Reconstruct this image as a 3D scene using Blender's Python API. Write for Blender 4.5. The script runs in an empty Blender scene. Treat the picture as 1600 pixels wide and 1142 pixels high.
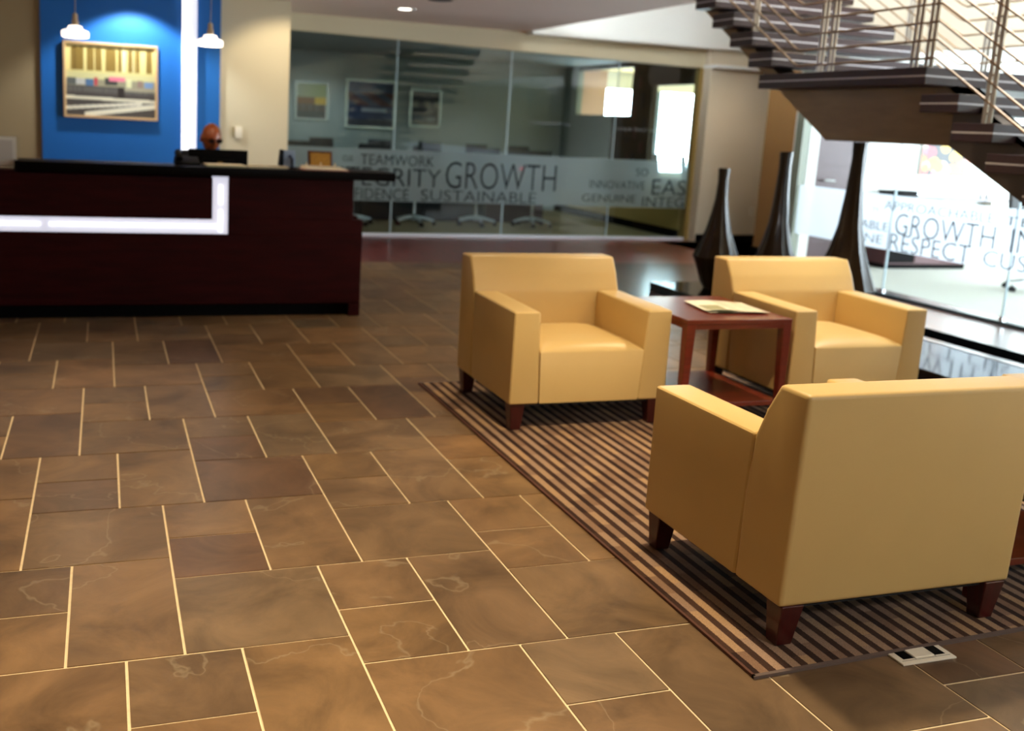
import bpy, bmesh, math, random
from mathutils import Vector, Matrix

random.seed(7)
sc = bpy.context.scene
COL = sc.collection
PI = math.pi

# ------------------------------------------------------------------ camera
F_PX, CX, CY, W, H = 1541.5, 661.5, 477.5, 1600.0, 1142.0
PITCH, ROLL, YAW = math.radians(10.5), math.radians(2.92), math.radians(18.24)
fwd0 = Vector((math.sin(YAW), math.cos(YAW), 0)); rt0 = Vector((math.cos(YAW), -math.sin(YAW), 0)); up0 = Vector((0, 0, 1))
fwd = fwd0 * math.cos(PITCH) - up0 * math.sin(PITCH)
upv = up0 * math.cos(PITCH) + fwd0 * math.sin(PITCH)
rt = rt0 * math.cos(ROLL) + upv * math.sin(ROLL)
upc = upv * math.cos(ROLL) - rt0 * math.sin(ROLL)
cd = bpy.data.cameras.new('camera'); cam = bpy.data.objects.new('camera', cd); COL.objects.link(cam)
cam.matrix_world = Matrix(((rt.x, upc.x, -fwd.x, 0), (rt.y, upc.y, -fwd.y, 0), (rt.z, upc.z, -fwd.z, 1.5), (0, 0, 0, 1)))
cd.sensor_fit = 'HORIZONTAL'; cd.sensor_width = 36.0; cd.lens = F_PX / W * 36.0
cd.shift_x = (W / 2 - CX) / W; cd.shift_y = -(H / 2 - CY) / W
cd.clip_end = 100
cd.dof.use_dof = True; cd.dof.focus_distance = 2.75; cd.dof.aperture_fstop = 34.7 / 14.5
sc.camera = cam

# ------------------------------------------------------------------ world, exposure, big lights
wd = bpy.data.worlds.new('sky'); sc.world = wd; wd.use_nodes = True
bg = wd.node_tree.nodes['Background']; bg.inputs[0].default_value = (0.80, 0.91, 1.0, 1); bg.inputs[1].default_value = 24.0
sc.view_settings.view_transform = 'Standard'; sc.view_settings.look = 'None'
sc.view_settings.exposure = 0.0; sc.view_settings.gamma = 1.0; sc.view_settings.use_curve_mapping = False
try:
    sc.cycles.max_bounces = 8; sc.cycles.transparent_max_bounces = 24
    sc.cycles.sample_clamp_indirect = 6.0; sc.cycles.caustics_reflective = False; sc.cycles.caustics_refractive = False
    sc.cycles.use_denoising = True
except Exception:
    pass

def portal(name, loc, rot, sx, sy):
    l = bpy.data.lights.new(name, 'AREA'); l.shape = 'RECTANGLE'; l.size = sx; l.size_y = sy
    l.cycles.is_portal = True
    o = bpy.data.objects.new(name, l); o.location = loc; o.rotation_euler = rot; COL.objects.link(o)

portal('portal_side_windows', (13.55, 5.0, 1.45), (0, PI / 2, 0), 2.3, 9.0)
portal('portal_far_window', (11.0, 17.1, 1.55), (-PI / 2, 0, 0), 4.0, 1.5)
portal('portal_skylight', (6.3, 5.0, 5.55), (0, 0, 0), 1.4, 4.0)

def spot(name, loc, power, color, angle=120, blend=0.9, target=None, size=0.05):
    l = bpy.data.lights.new(name, 'SPOT'); l.energy = power; l.color = color
    l.spot_size = math.radians(angle); l.spot_blend = blend; l.shadow_soft_size = size
    o = bpy.data.objects.new(name, l); o.location = loc
    if target is not None:
        d = Vector(target) - Vector(loc); o.rotation_euler = d.to_track_quat('-Z', 'Y').to_euler()
    COL.objects.link(o)
WARM = (1.0, 0.82, 0.54)
for i, (x, y, e) in enumerate([(-0.3, 1.9, 330), (-0.6, 4.6, 200), (0.9, 0.6, 130), (1.95, 3.1, 330), (2.5, 6.0, 90), (3.9, 4.8, 220), (-3.0, 3.0, 60), (3.3, 8.6, 60)]):
    spot('downlight_lamp', (x, y, 2.70), e, WARM, 84 if x < 1 else 105, 1.0, (x, y, 0), 0.07)
spot('chair_back_fill', (2.9, -0.9, 2.68), 270, (0.93, 0.95, 1.0), 110, 0.8, (2.5, 2.2, 0.5), 0.3)  # unseen fill added behind the camera to lift the nearest chair's back
spot('picture_lamp', (0.30, 10.80, 2.69), 125, (0.88, 0.95, 1.0), 116, 0.4, (0.3, 11.2, 0.5), 0.03)
spot('wall_wash_lamp', (1.95, 10.3, 2.70), 60, (1.0, 0.85, 0.6), 100, 0.5, (2.0, 11.3, 1.3), 0.03)
spot('passage_fill', (8.3, 11.35, 2.40), 26, (1.0, 0.88, 0.72), 150, 1.0, (8.3, 12.0, 0.6), 0.25)  # added without a fixture, standing in for daylight on the passage wall
spot('conference_lamp', (3.4, 15.6, 2.52), 52, (0.85, 0.95, 1.0), 130, 0.7, (3.4, 16.2, 0.5), 0.1)
spot('conference_lamp', (6.3, 15.4, 2.52), 40, (0.9, 0.95, 1.0), 130, 0.7, (6.3, 15.6, 0.5), 0.1)

# ------------------------------------------------------------------ materials
def s2l(c):
    return tuple((v / 12.92 if v <= 0.04045 else ((v + 0.055) / 1.055) ** 2.4) for v in c)
def rgb(r, g, b):
    return s2l((r / 255.0, g / 255.0, b / 255.0))
MATS = {}
def mat(name, color=(0.5, 0.5, 0.5), rough=0.5, metal=0.0, spec=0.5, emit=None, estr=0.0, coat=0.0, noise=0.0, nscale=6.0, bump=0.0, bscale=120.0, stretch=(1, 1, 1), vary=0.0):
    if name in MATS: return MATS[name]
    m = bpy.data.materials.new(name); m.use_nodes = True; nt = m.node_tree; N = nt.nodes; L = nt.links
    b = N['Principled BSDF']
    b.inputs['Base Color'].default_value = (*color, 1); b.inputs['Roughness'].default_value = rough
    b.inputs['Metallic'].default_value = metal; b.inputs['Specular IOR Level'].default_value = spec
    b.inputs['Coat Weight'].default_value = coat; b.inputs['Coat Roughness'].default_value = 0.08
    if emit is not None:
        b.inputs['Emission Color'].default_value = (*emit, 1); b.inputs['Emission Strength'].default_value = estr
    if noise or bump or vary:
        g = N.new('ShaderNodeNewGeometry'); mp = N.new('ShaderNodeMapping'); mp.inputs['Scale'].default_value = stretch
        L.new(g.outputs['Position'], mp.inputs['Vector'])
    if noise or vary:
        n = N.new('ShaderNodeTexNoise'); n.inputs['Scale'].default_value = nscale; n.inputs['Detail'].default_value = 6
        L.new(mp.outputs[0], n.inputs['Vector'])
        r = N.new('ShaderNodeMapRange'); r.inputs[1].default_value = 0.25; r.inputs[2].default_value = 0.75
        r.inputs[3].default_value = 1 - noise; r.inputs[4].default_value = 1 + noise
        L.new(n.outputs[0], r.inputs[0])
        hv = N.new('ShaderNodeHueSaturation'); hv.inputs['Color'].default_value = (*color, 1)
        if vary:
            oi = N.new('ShaderNodeObjectInfo'); r2 = N.new('ShaderNodeMapRange'); r2.inputs[3].default_value = 1 - vary; r2.inputs[4].default_value = 1 + vary
            L.new(oi.outputs['Random'], r2.inputs[0]); mu = N.new('ShaderNodeMath'); mu.operation = 'MULTIPLY'
            L.new(r.outputs[0], mu.inputs[0]); L.new(r2.outputs[0], mu.inputs[1]); L.new(mu.outputs[0], hv.inputs['Value'])
        else:
            L.new(r.outputs[0], hv.inputs['Value'])
        L.new(hv.outputs[0], b.inputs['Base Color'])
    if bump:
        n2 = N.new('ShaderNodeTexNoise'); n2.inputs['Scale'].default_value = bscale; n2.inputs['Detail'].default_value = 4
        L.new(mp.outputs[0], n2.inputs['Vector'])
        bp = N.new('ShaderNodeBump'); bp.inputs['Strength'].default_value = bump; bp.inputs['Distance'].default_value = 0.01
        L.new(n2.outputs[0], bp.inputs['Height']); L.new(bp.outputs[0], b.inputs['Normal'])
    MATS[name] = m; return m

def glassy(name, tint, ior, gloss_rough=0.0, film=None, film_amt=0.0, film_trans=0.5):
    """architectural glass: clear transmission plus fresnel reflection; optional etched film that scatters."""
    m = bpy.data.materials.new(name); m.use_nodes = True; nt = m.node_tree; N = nt.nodes; L = nt.links
    N.remove(N['Principled BSDF']); out = N['Material Output']
    t = N.new('ShaderNodeBsdfTransparent'); t.inputs[0].default_value = (*tint, 1)
    last = t
    if film is not None:
        d = N.new('ShaderNodeBsdfDiffuse'); d.inputs[0].default_value = (*film, 1)
        tr = N.new('ShaderNodeBsdfTranslucent'); tr.inputs[0].default_value = (*film, 1)
        mx = N.new('ShaderNodeMixShader'); mx.inputs[0].default_value = film_trans; L.new(d.outputs[0], mx.inputs[1]); L.new(tr.outputs[0], mx.inputs[2])
        m2 = N.new('ShaderNodeMixShader'); m2.inputs[0].default_value = film_amt; L.new(t.outputs[0], m2.inputs[1]); L.new(mx.outputs[0], m2.inputs[2])
        last = m2
    g = N.new('ShaderNodeBsdfGlossy'); g.inputs['Roughness'].default_value = gloss_rough; g.inputs[0].default_value = (1, 1, 1, 1)
    fr = N.new('ShaderNodeFresnel'); fr.inputs[0].default_value = ior
    geo = N.new('ShaderNodeNewGeometry'); inv = N.new('ShaderNodeMath'); inv.operation = 'SUBTRACT'; inv.inputs[0].default_value = 1.0
    L.new(geo.outputs['Backfacing'], inv.inputs[1])
    mu = N.new('ShaderNodeMath'); mu.operation = 'MULTIPLY'; L.new(fr.outputs[0], mu.inputs[0]); L.new(inv.outputs[0], mu.inputs[1])
    mx = N.new('ShaderNodeMixShader'); L.new(mu.outputs[0], mx.inputs[0]); L.new(last.outputs[0], mx.inputs[1]); L.new(g.outputs[0], mx.inputs[2])
    L.new(mx.outputs[0], out.inputs[0]); MATS[name] = m; return m

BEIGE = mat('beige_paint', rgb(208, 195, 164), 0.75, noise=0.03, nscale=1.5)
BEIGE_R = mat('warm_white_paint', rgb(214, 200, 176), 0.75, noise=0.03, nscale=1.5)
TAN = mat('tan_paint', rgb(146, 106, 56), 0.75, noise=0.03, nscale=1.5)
SHADE_TAN = mat('shadowed_tan_paint', rgb(158, 134, 96), 0.75, noise=0.03, nscale=1.5)  # tan wall with its shadow mixed into the colour
BLUE = mat('blue_paint', rgb(0, 96, 172), 0.6, noise=0.02, nscale=2)
WHITE = mat('white_paint', rgb(236, 236, 232), 0.6)
CEIL = mat('ceiling_paint', rgb(243, 224, 213), 0.85, noise=0.02, nscale=1)
LEATHER = mat('tan_leather', rgb(206, 173, 110), 0.38, spec=0.45, noise=0.05, nscale=2.5, bump=0.06, bscale=420)
MAHOG = mat('dark_mahogany', rgb(62, 14, 12), 0.3, spec=0.5, coat=0.2, noise=0.35, nscale=9, stretch=(6, 6, 0.6))
TABLEW = mat('cherry_wood', rgb(104, 34, 18), 0.28, spec=0.5, coat=0.25, noise=0.25, nscale=8, stretch=(0.6, 6, 6))
DESKW = mat('desk_mahogany', rgb(46, 8, 9), 0.55, spec=0.08, noise=0.3, nscale=7, stretch=(0.5, 4, 4))
COUNTER = mat('black_counter', rgb(7, 4, 4), 0.4, spec=0.06)
DARKW = mat('espresso_wood', rgb(44, 24, 26), 0.4, spec=0.5, noise=0.25, nscale=8, stretch=(1, 6, 6))
STRIP = mat('nosing_metal', rgb(190, 186, 190), 0.35, metal=0.4)
BRONZE = mat('bronze_plate', rgb(120, 96, 68), 0.32, metal=0.75, noise=0.18, nscale=3, stretch=(1, 1, 5), bump=0.05, bscale=60)
STEEL = mat('brushed_steel', rgb(196, 188, 176), 0.28, metal=1.0)
ROD = mat('bronzed_rod', rgb(150, 124, 98), 0.42, metal=0.9)
CHROME = mat('chrome', rgb(220, 222, 224), 0.12, metal=1.0)
BLACK = mat('black_plastic', rgb(7, 6, 6), 0.6, spec=0.06)
BLACKF = mat('black_fabric', rgb(18, 18, 20), 0.8)
BLACKG = mat('black_gloss', rgb(10, 9, 9), 0.08, spec=0.6)
VASE = mat('vase_glaze', rgb(46, 30, 9), 0.3, spec=0.22, coat=0.1, noise=0.5, nscale=14, stretch=(1, 1, 0.12))
GRASSC = mat('grey_carpet', rgb(176, 176, 166), 0.95, noise=0.1, nscale=60, bump=0.2, bscale=200)
OLIVEC = mat('olive_carpet', rgb(150, 134, 96), 0.95, noise=0.12, nscale=60, bump=0.2, bscale=200)
GREYW = mat('cool_grey_paint', rgb(150, 160, 156), 0.8, noise=0.02, nscale=2)
YELLOWW = mat('ochre_paint', rgb(190, 160, 90), 0.8)
DARKWALL = mat('dark_olive_paint', rgb(58, 50, 38), 0.8)
GROUT = mat('sand_grout', rgb(238, 214, 172), 0.9, noise=0.1, nscale=30)
PAPER = mat('paper', rgb(240, 228, 196), 0.8)
SKIN = mat('brown_skin', rgb(146, 72, 34), 0.34, spec=0.5, noise=0.08, nscale=20)
JACKET = mat('black_cloth', rgb(16, 16, 19), 0.8)
PINE = mat('light_wood_frame', rgb(206, 166, 116), 0.5)
DOORW = mat('plum_door', rgb(78, 54, 56), 0.45, noise=0.12, nscale=6, stretch=(6, 6, 0.5))
GLASS = glassy('partition_glass', (0.88, 0.94, 0.94), 1.6)
GLASS2 = glassy('clear_glass', (0.965, 0.985, 0.985), 1.4)
FROST = glassy('etched_film', (0.86, 0.92, 0.93), 1.3, 0.3, (0.62, 0.72, 0.74), 0.34, 0.5)
FROST2 = glassy('etched_film_bright', (0.94, 0.96, 0.97), 1.3, 0.3, (0.76, 0.79, 0.84), 0.62, 0.7)
LETTER = glassy('clear_lettering', (0.32, 0.37, 0.38), 1.25, 0.2, (0.02, 0.03, 0.035), 0.45, 0.3)
LETTER2 = glassy('etched_lettering', (0.36, 0.36, 0.38), 1.25, 0.2, (0.10, 0.10, 0.11), 0.55, 0.4)
WLETTER = mat('white_lettering', rgb(120, 126, 130), 0.7)
JOINT = mat('glass_joint', rgb(190, 214, 222), 0.3, spec=0.6)
ALU = mat('aluminium', rgb(196, 204, 204), 0.3, metal=0.7)
MUL = mat('mullion_blue_grey', rgb(120, 140, 160), 0.5)
LAMP = mat('lamp_glow', (1, 1, 1), 0.5, emit=(1.0, 0.90, 0.74), estr=9.0)
PEND = mat('pendant_glow', (1, 1, 1), 0.4, emit=(1.0, 0.88, 0.74), estr=1.9)
TUBE = mat('tube_glow', (1, 1, 1), 0.5, emit=(0.93, 0.95, 1.0), estr=2.4)
DIFF = mat('diffuser_glow', (0.9, 0.9, 0.95), 0.5, emit=(0.78, 0.80, 0.98), estr=0.72)
DESKGLOW = mat('desk_strip_glow', (0.9, 0.9, 0.95), 0.4, emit=(0.76, 0.79, 0.98), estr=0.62)
SKYGLASS = MATS['clear_glass']

def slate():
    m = bpy.data.materials.new('slate'); m.use_nodes = True; nt = m.node_tree; N = nt.nodes; L = nt.links; b = N['Principled BSDF']
    geo = N.new('ShaderNodeNewGeometry'); oi = N.new('ShaderNodeObjectInfo')
    wn = N.new('ShaderNodeTexWhiteNoise'); wn.noise_dimensions = '1D'; L.new(oi.outputs['Random'], wn.inputs['W'])
    off = N.new('ShaderNodeVectorMath'); off.operation = 'MULTIPLY_ADD'; off.inputs[1].default_value = (9, 9, 9); L.new(wn.outputs['Color'], off.inputs[0]); L.new(geo.outputs['Position'], off.inputs[2])
    n1 = N.new('ShaderNodeTexNoise'); n1.inputs['Scale'].default_value = 3.2; n1.inputs['Detail'].default_value = 9; n1.inputs['Roughness'].default_value = 0.62; n1.inputs['Distortion'].default_value = 0.8
    L.new(off.outputs[0], n1.inputs['Vector'])
    ramp = N.new('ShaderNodeValToRGB'); e = ramp.color_ramp.elements
    e[0].position = 0.28; e[0].color = (*rgb(90, 71, 51), 1); e[1].position = 0.74; e[1].color = (*rgb(150, 121, 88), 1)
    L.new(n1.outputs[0], ramp.inputs[0])
    # each tile its own hue: from plum brown through olive to blue grey
    r2 = N.new('ShaderNodeValToRGB'); q = r2.color_ramp.elements
    q[0].position = 0.0; q[0].color = (0.62, 0.52, 0.54, 1); q[1].position = 1.0; q[1].color = (1.22, 1.06, 0.88, 1)
    x = q.new(0.2); x.color = (0.80, 0.78, 0.76, 1); x = q.new(0.45); x.color = (1.0, 0.93, 0.80, 1); x = q.new(0.7); x.color = (0.94, 0.84, 0.74, 1); x = q.new(0.88); x.color = (0.82, 0.86, 0.92, 1)
    L.new(oi.outputs['Random'], r2.inputs[0])
    mx = N.new('ShaderNodeMix'); mx.data_type = 'RGBA'; mx.blend_type = 'MULTIPLY'; mx.inputs[0].default_value = 1
    L.new(ramp.outputs[0], mx.inputs[6]); L.new(r2.outputs[0], mx.inputs[7])
    # cleft lines: thin pale streaks where a warped field crosses its middle value
    n3 = N.new('ShaderNodeTexNoise'); n3.inputs['Scale'].default_value = 1.5; n3.inputs['Detail'].default_value = 5; n3.inputs['Distortion'].default_value = 0.4
    L.new(off.outputs[0], n3.inputs['Vector'])
    s = N.new('ShaderNodeMath'); s.operation = 'SUBTRACT'; s.inputs[1].default_value = 0.44; L.new(n3.outputs[0], s.inputs[0])
    a = N.new('ShaderNodeMath'); a.operation = 'ABSOLUTE'; L.new(s.outputs[0], a.inputs[0])
    mr = N.new('ShaderNodeMapRange'); mr.inputs[1].default_value = 0.0; mr.inputs[2].default_value = 0.006; mr.inputs[3].default_value = 0.28; mr.inputs[4].default_value = 0.0
    L.new(a.outputs[0], mr.inputs[0])
    mx2 = N.new('ShaderNodeMix'); mx2.data_type = 'RGBA'; L.new(mr.outputs[0], mx2.inputs[0]); L.new(mx.outputs[2], mx2.inputs[6]); mx2.inputs[7].default_value = (*rgb(176, 160, 130), 1)
    L.new(mx2.outputs[2], b.inputs['Base Color'])
    b.inputs['Roughness'].default_value = 0.34; b.inputs['Specular IOR Level'].default_value = 0.4
    st = N.new('ShaderNodeMath'); st.operation = 'GREATER_THAN'; st.inputs[1].default_value = 0.44; L.new(n3.outputs[0], st.inputs[0])
    ad = N.new('ShaderNodeMath'); ad.operation = 'MULTIPLY_ADD'; ad.inputs[1].default_value = 0.12; L.new(st.outputs[0], ad.inputs[0]); L.new(n1.outputs[0], ad.inputs[2])
    bp = N.new('ShaderNodeBump'); bp.inputs['Strength'].default_value = 0.16; bp.inputs['Distance'].default_value = 0.012
    L.new(ad.outputs[0], bp.inputs['Height']); L.new(bp.outputs[0], b.inputs['Normal'])
    return m
SLATE = slate()

def floorwood():
    m = bpy.data.materials.new('glossy_dark_floorboards'); m.use_nodes = True; nt = m.node_tree; N = nt.nodes; L = nt.links; b = N['Principled BSDF']
    geo = N.new('ShaderNodeNewGeometry'); mp = N.new('ShaderNodeMapping'); mp.inputs['Scale'].default_value = (9, 0.9, 1); L.new(geo.outputs['Position'], mp.inputs[0])
    n = N.new('ShaderNodeTexNoise'); n.inputs['Scale'].default_value = 2; n.inputs['Detail'].default_value = 6; L.new(mp.outputs[0], n.inputs[0])
    r = N.new('ShaderNodeValToRGB'); e = r.color_ramp.elements; e[0].position = .3; e[0].color = (*rgb(52, 14, 10), 1); e[1].position = .7; e[1].color = (*rgb(92, 28, 18), 1)
    L.new(n.outputs[0], r.inputs[0]); L.new(r.outputs[0], b.inputs['Base Color']); b.inputs['Roughness'].default_value = 0.3; b.inputs['Specular IOR Level'].default_value = 0.8; b.inputs['Coat Weight'].default_value = 1.0; b.inputs['Coat IOR'].default_value = 1.8; b.inputs['Coat Roughness'].default_value = 0.2
    return m
FLOORW = floorwood()
FLOORW2 = floorwood(); FLOORW2.name = 'red_floorboards'
_b = FLOORW2.node_tree.nodes['Principled BSDF']; _b.inputs['Coat IOR'].default_value = 1.55; _b.inputs['Coat Weight'].default_value = 0.8; _b.inputs['Coat Roughness'].default_value = 0.26
for _n in FLOORW2.node_tree.nodes:
    if _n.type == 'VALTORGB': _n.color_ramp.elements[0].color = (*rgb(84, 16, 12), 1); _n.color_ramp.elements[1].color = (*rgb(126, 30, 20), 1)

def rugmat():
    m = bpy.data.materials.new('striped_rug'); m.use_nodes = True; nt = m.node_tree; N = nt.nodes; L = nt.links; b = N['Principled BSDF']
    geo = N.new('ShaderNodeNewGeometry'); sp = N.new('ShaderNodeSeparateXYZ'); L.new(geo.outputs['Position'], sp.inputs[0])
    def M(op, a, bv=None, c=None):
        x = N.new('ShaderNodeMath'); x.operation = op
        for i, v in enumerate((a, bv, c)):
            if v is None: continue
            if hasattr(v, 'links') or hasattr(v, 'is_linked'): L.new(v, x.inputs[i])
            else: x.inputs[i].default_value = v
        return x.outputs[0]
    nz = N.new('ShaderNodeTexNoise'); nz.inputs['Scale'].default_value = 260; nz.inputs['Detail'].default_value = 2; L.new(geo.outputs['Position'], nz.inputs[0])
    wob = M('MULTIPLY_ADD', nz.outputs[0], 0.006, sp.outputs[0])
    ph = M('FRACT', M('DIVIDE', M('SUBTRACT', wob, 1.745), 0.0575))
    dark = M('LESS_THAN', ph, 0.46)
    # blocks along the run of each stripe change tone
    col = M('FLOOR', M('DIVIDE', M('SUBTRACT', wob, 1.745), 0.0575))
    row = M('FLOOR', M('DIVIDE', M('MULTIPLY_ADD', M('MODULO', col, 2.0), 0.06, sp.outputs[1]), 0.125))
    wn = N.new('ShaderNodeTexWhiteNoise'); wn.noise_dimensions = '2D'; cb = N.new('ShaderNodeCombineXYZ'); L.new(col, cb.inputs[0]); L.new(row, cb.inputs[1]); L.new(cb.outputs[0], wn.inputs['Vector'])
    lr = N.new('ShaderNodeValToRGB'); e = lr.color_ramp.elements; e[0].color = (*rgb(128, 98, 76), 1); e[1].color = (*rgb(168, 134, 98), 1); q = e.new(0.5); q.color = (*rgb(150, 122, 100), 1)
    L.new(wn.outputs['Value'], lr.inputs[0])
    dr = N.new('ShaderNodeValToRGB'); e = dr.color_ramp.elements; e[0].color = (*rgb(48, 32, 26), 1); e[1].color = (*rgb(72, 50, 38), 1); L.new(wn.outputs['Value'], dr.inputs[0])
    mx = N.new('ShaderNodeMix'); mx.data_type = 'RGBA'; L.new(dark, mx.inputs[0]); L.new(lr.outputs[0], mx.inputs[6]); L.new(dr.outputs[0], mx.inputs[7])
    hv = N.new('ShaderNodeHueSaturation'); L.new(mx.outputs[2], hv.inputs['Color']); L.new(M('MULTIPLY_ADD', nz.outputs[0], 0.9, 0.55), hv.inputs['Value'])
    L.new(hv.outputs[0], b.inputs['Base Color']); b.inputs['Roughness'].default_value = 0.95; b.inputs['Specular IOR Level'].default_value = 0.1
    bp = N.new('ShaderNodeBump'); bp.inputs['Strength'].default_value = 0.5; bp.inputs['Distance'].default_value = 0.006
    L.new(M('MULTIPLY_ADD', M('SUBTRACT', 1.0, dark), 0.5, nz.outputs[0]), bp.inputs['Height']); L.new(bp.outputs[0], b.inputs['Normal'])
    return m
RUG = rugmat()

def vcol_mat(name, rough=0.5, emit=0.0):
    m = bpy.data.materials.new(name); m.use_nodes = True; nt = m.node_tree; b = nt.nodes['Principled BSDF']
    a = nt.nodes.new('ShaderNodeAttribute'); a.attribute_name = 'ink'; nt.links.new(a.outputs['Color'], b.inputs['Base Color']); b.inputs['Roughness'].default_value = rough
    return m
PRINT = vcol_mat('printed_picture', 0.4)

# ------------------------------------------------------------------ helpers
def link(name, me, m=None, parent=None, loc=None):
    o = bpy.data.objects.new(name, me); COL.objects.link(o)
    if m is not None and hasattr(me, 'materials') and len(me.materials) == 0: me.materials.append(m)
    if parent is not None: o.parent = parent
    if loc is not None: o.location = loc
    return o
def smooth(me, ang=None):
    for p in me.polygons: p.use_smooth = True
    if ang is not None:
        try: me.set_sharp_from_angle(angle=math.radians(ang))
        except Exception: pass
def from_bm(name, bm, m, parent=None, sm=None):
    bmesh.ops.recalc_face_normals(bm, faces=bm.faces)
    me = bpy.data.meshes.new(name); bm.to_mesh(me); bm.free()
    if sm: smooth(me, sm)
    return link(name, me, m, parent)
def hexa(bm, pts):
    """pts: 8 corners, bottom ring then top ring"""
    v = [bm.verts.new(p) for p in pts]
    for f in ((0, 3, 2, 1), (4, 5, 6, 7), (0, 1, 5, 4), (1, 2, 6, 5), (2, 3, 7, 6), (3, 0, 4, 7)): bm.faces.new([v[i] for i in f])
def boxpts(x0, x1, y0, y1, z0, z1):
    return [(x0, y0, z0), (x1, y0, z0), (x1, y1, z0), (x0, y1, z0), (x0, y0, z1), (x1, y0, z1), (x1, y1, z1), (x0, y1, z1)]
def addbox(bm, x0, x1, y0, y1, z0, z1): hexa(bm, boxpts(x0, x1, y0, y1, z0, z1))
def bevel(bm, w, seg=2):
    bmesh.ops.bevel(bm, geom=list(bm.edges), offset=w, segments=seg, affect='EDGES', profile=0.6, clamp_overlap=True)
def box(name, x0, x1, y0, y1, z0, z1, m, parent=None, bev=0.0, seg=2):
    bm = bmesh.new(); addbox(bm, x0, x1, y0, y1, z0, z1)
    if bev: bevel(bm, bev, seg)
    return from_bm(name, bm, m, parent, 35 if bev else None)
def hexbox(name, pts, m, parent=None, bev=0.0, seg=2):
    bm = bmesh.new(); hexa(bm, pts)
    bmesh.ops.recalc_face_normals(bm, faces=bm.faces)
    if bev: bevel(bm, bev, seg)
    return from_bm(name, bm, m, parent, 35 if bev else None)
def prism(bm, poly, a0, a1, axis='x'):
    """poly of 2-D points extruded along an axis; for axis x the points are (y, z)"""
    def P(a, q): return (a, q[0], q[1]) if axis == 'x' else ((q[0], a, q[1]) if axis == 'y' else (q[0], q[1], a))
    A = [bm.verts.new(P(a0, q)) for q in poly]; B = [bm.verts.new(P(a1, q)) for q in poly]
    bm.faces.new(A); bm.faces.new(B[::-1]); n = len(poly)
    for i in range(n): bm.faces.new((A[i], B[i], B[(i + 1) % n], A[(i + 1) % n]))
def lathe(bm, prof, n=24, c=(0, 0), close=True):
    rings = []
    for r, z in prof:
        rings.append([bm.verts.new((c[0] + r * math.cos(2 * PI * k / n), c[1] + r * math.sin(2 * PI * k / n), z)) for k in range(n)])
    for a, b in zip(rings, rings[1:]):
        for k in range(n): bm.faces.new((a[k], a[(k + 1) % n], b[(k + 1) % n], b[k]))
    if close:
        bm.faces.new(rings[0][::-1]); bm.faces.new(rings[-1])
def tube(bm, pts, r, n=8):
    pts = [Vector(p) for p in pts]; rings = []
    for i, p in enumerate(pts):
        d = (pts[min(i + 1, len(pts) - 1)] - pts[max(i - 1, 0)]).normalized()
        u = d.cross(Vector((0, 0, 1)) if abs(d.z) < 0.9 else Vector((1, 0, 0))).normalized(); v = d.cross(u)
        rr = r[i] if isinstance(r, (list, tuple)) else r
        rings.append([bm.verts.new(p + (u * math.cos(2 * PI * k / n) + v * math.sin(2 * PI * k / n)) * rr) for k in range(n)])
    for a, b in zip(rings, rings[1:]):
        for k in range(n): bm.faces.new((a[k], a[(k + 1) % n], b[(k + 1) % n], b[k]))
    bm.faces.new(rings[0][::-1]); bm.faces.new(rings[-1])
def tag(o, label, cat, group=None):
    o['label'] = label; o['category'] = cat
    if group: o['group'] = group
    return o
def thing(name, loc, label, cat, group=None, rz=0.0):
    o = bpy.data.objects.new(name, None); COL.objects.link(o); o.location = loc; o.rotation_euler = (0, 0, rz); o.empty_display_size = 0.1
    return tag(o, label, cat, group)
def struct(o):
    o['kind'] = 'structure'; return o
def sbox(name, *a, **k): return struct(box(name, *a, **k))
def dup(root, loc, rz=0.0, label=None, group=None):
    r = root.copy(); COL.objects.link(r); r.location = loc; r.rotation_euler = (0, 0, rz)
    if label: r['label'] = label
    if group: r['group'] = group
    for ch in list(root.children):
        c = ch.copy(); COL.objects.link(c); c.parent = r
        for g in list(ch.children):
            d = g.copy(); COL.objects.link(d); d.parent = c
    return r
def picture(name, w, h, nu, nv, fn, m, parent=None):
    """flat print in the local xz plane facing -y, painted per cell"""
    me = bpy.data.meshes.new(name); V = []; Fc = []
    for j in range(nv + 1):
        for i in range(nu + 1): V.append((-w / 2 + w * i / nu, 0, h * j / nv))
    for j in range(nv):
        for i in range(nu):
            a = j * (nu + 1) + i; Fc.append((a, a + 1, a + nu + 2, a + nu + 1))
    me.from_pydata(V, [], Fc); ca = me.color_attributes.new('ink', 'FLOAT_COLOR', 'POINT')
    for k, v in enumerate(V):
        ca.data[k].color = (*s2l(fn((v[0] + w / 2) / w, v[2] / h)), 1)
    return link(name, me, m, parent)
def text(body, m, parent, width, height, loc, rot, extr=0.0008, thin=-0.012):
    c = bpy.data.curves.new('lettering', 'FONT'); c.body = body; c.size = 1.0; c.extrude = extr; c.materials.append(m); c.resolution_u = 3
    o = bpy.data.objects.new('lettering', c); COL.objects.link(o)
    bpy.context.view_layer.update()
    d = o.dimensions; cap = 0.70
    sx = width / max(d.x, 1e-3); sz = height / cap
    o.scale = (sx, sz, 1); c.offset = thin; o.rotation_euler = rot; o.location = loc; o.parent = parent
    return o

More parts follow.
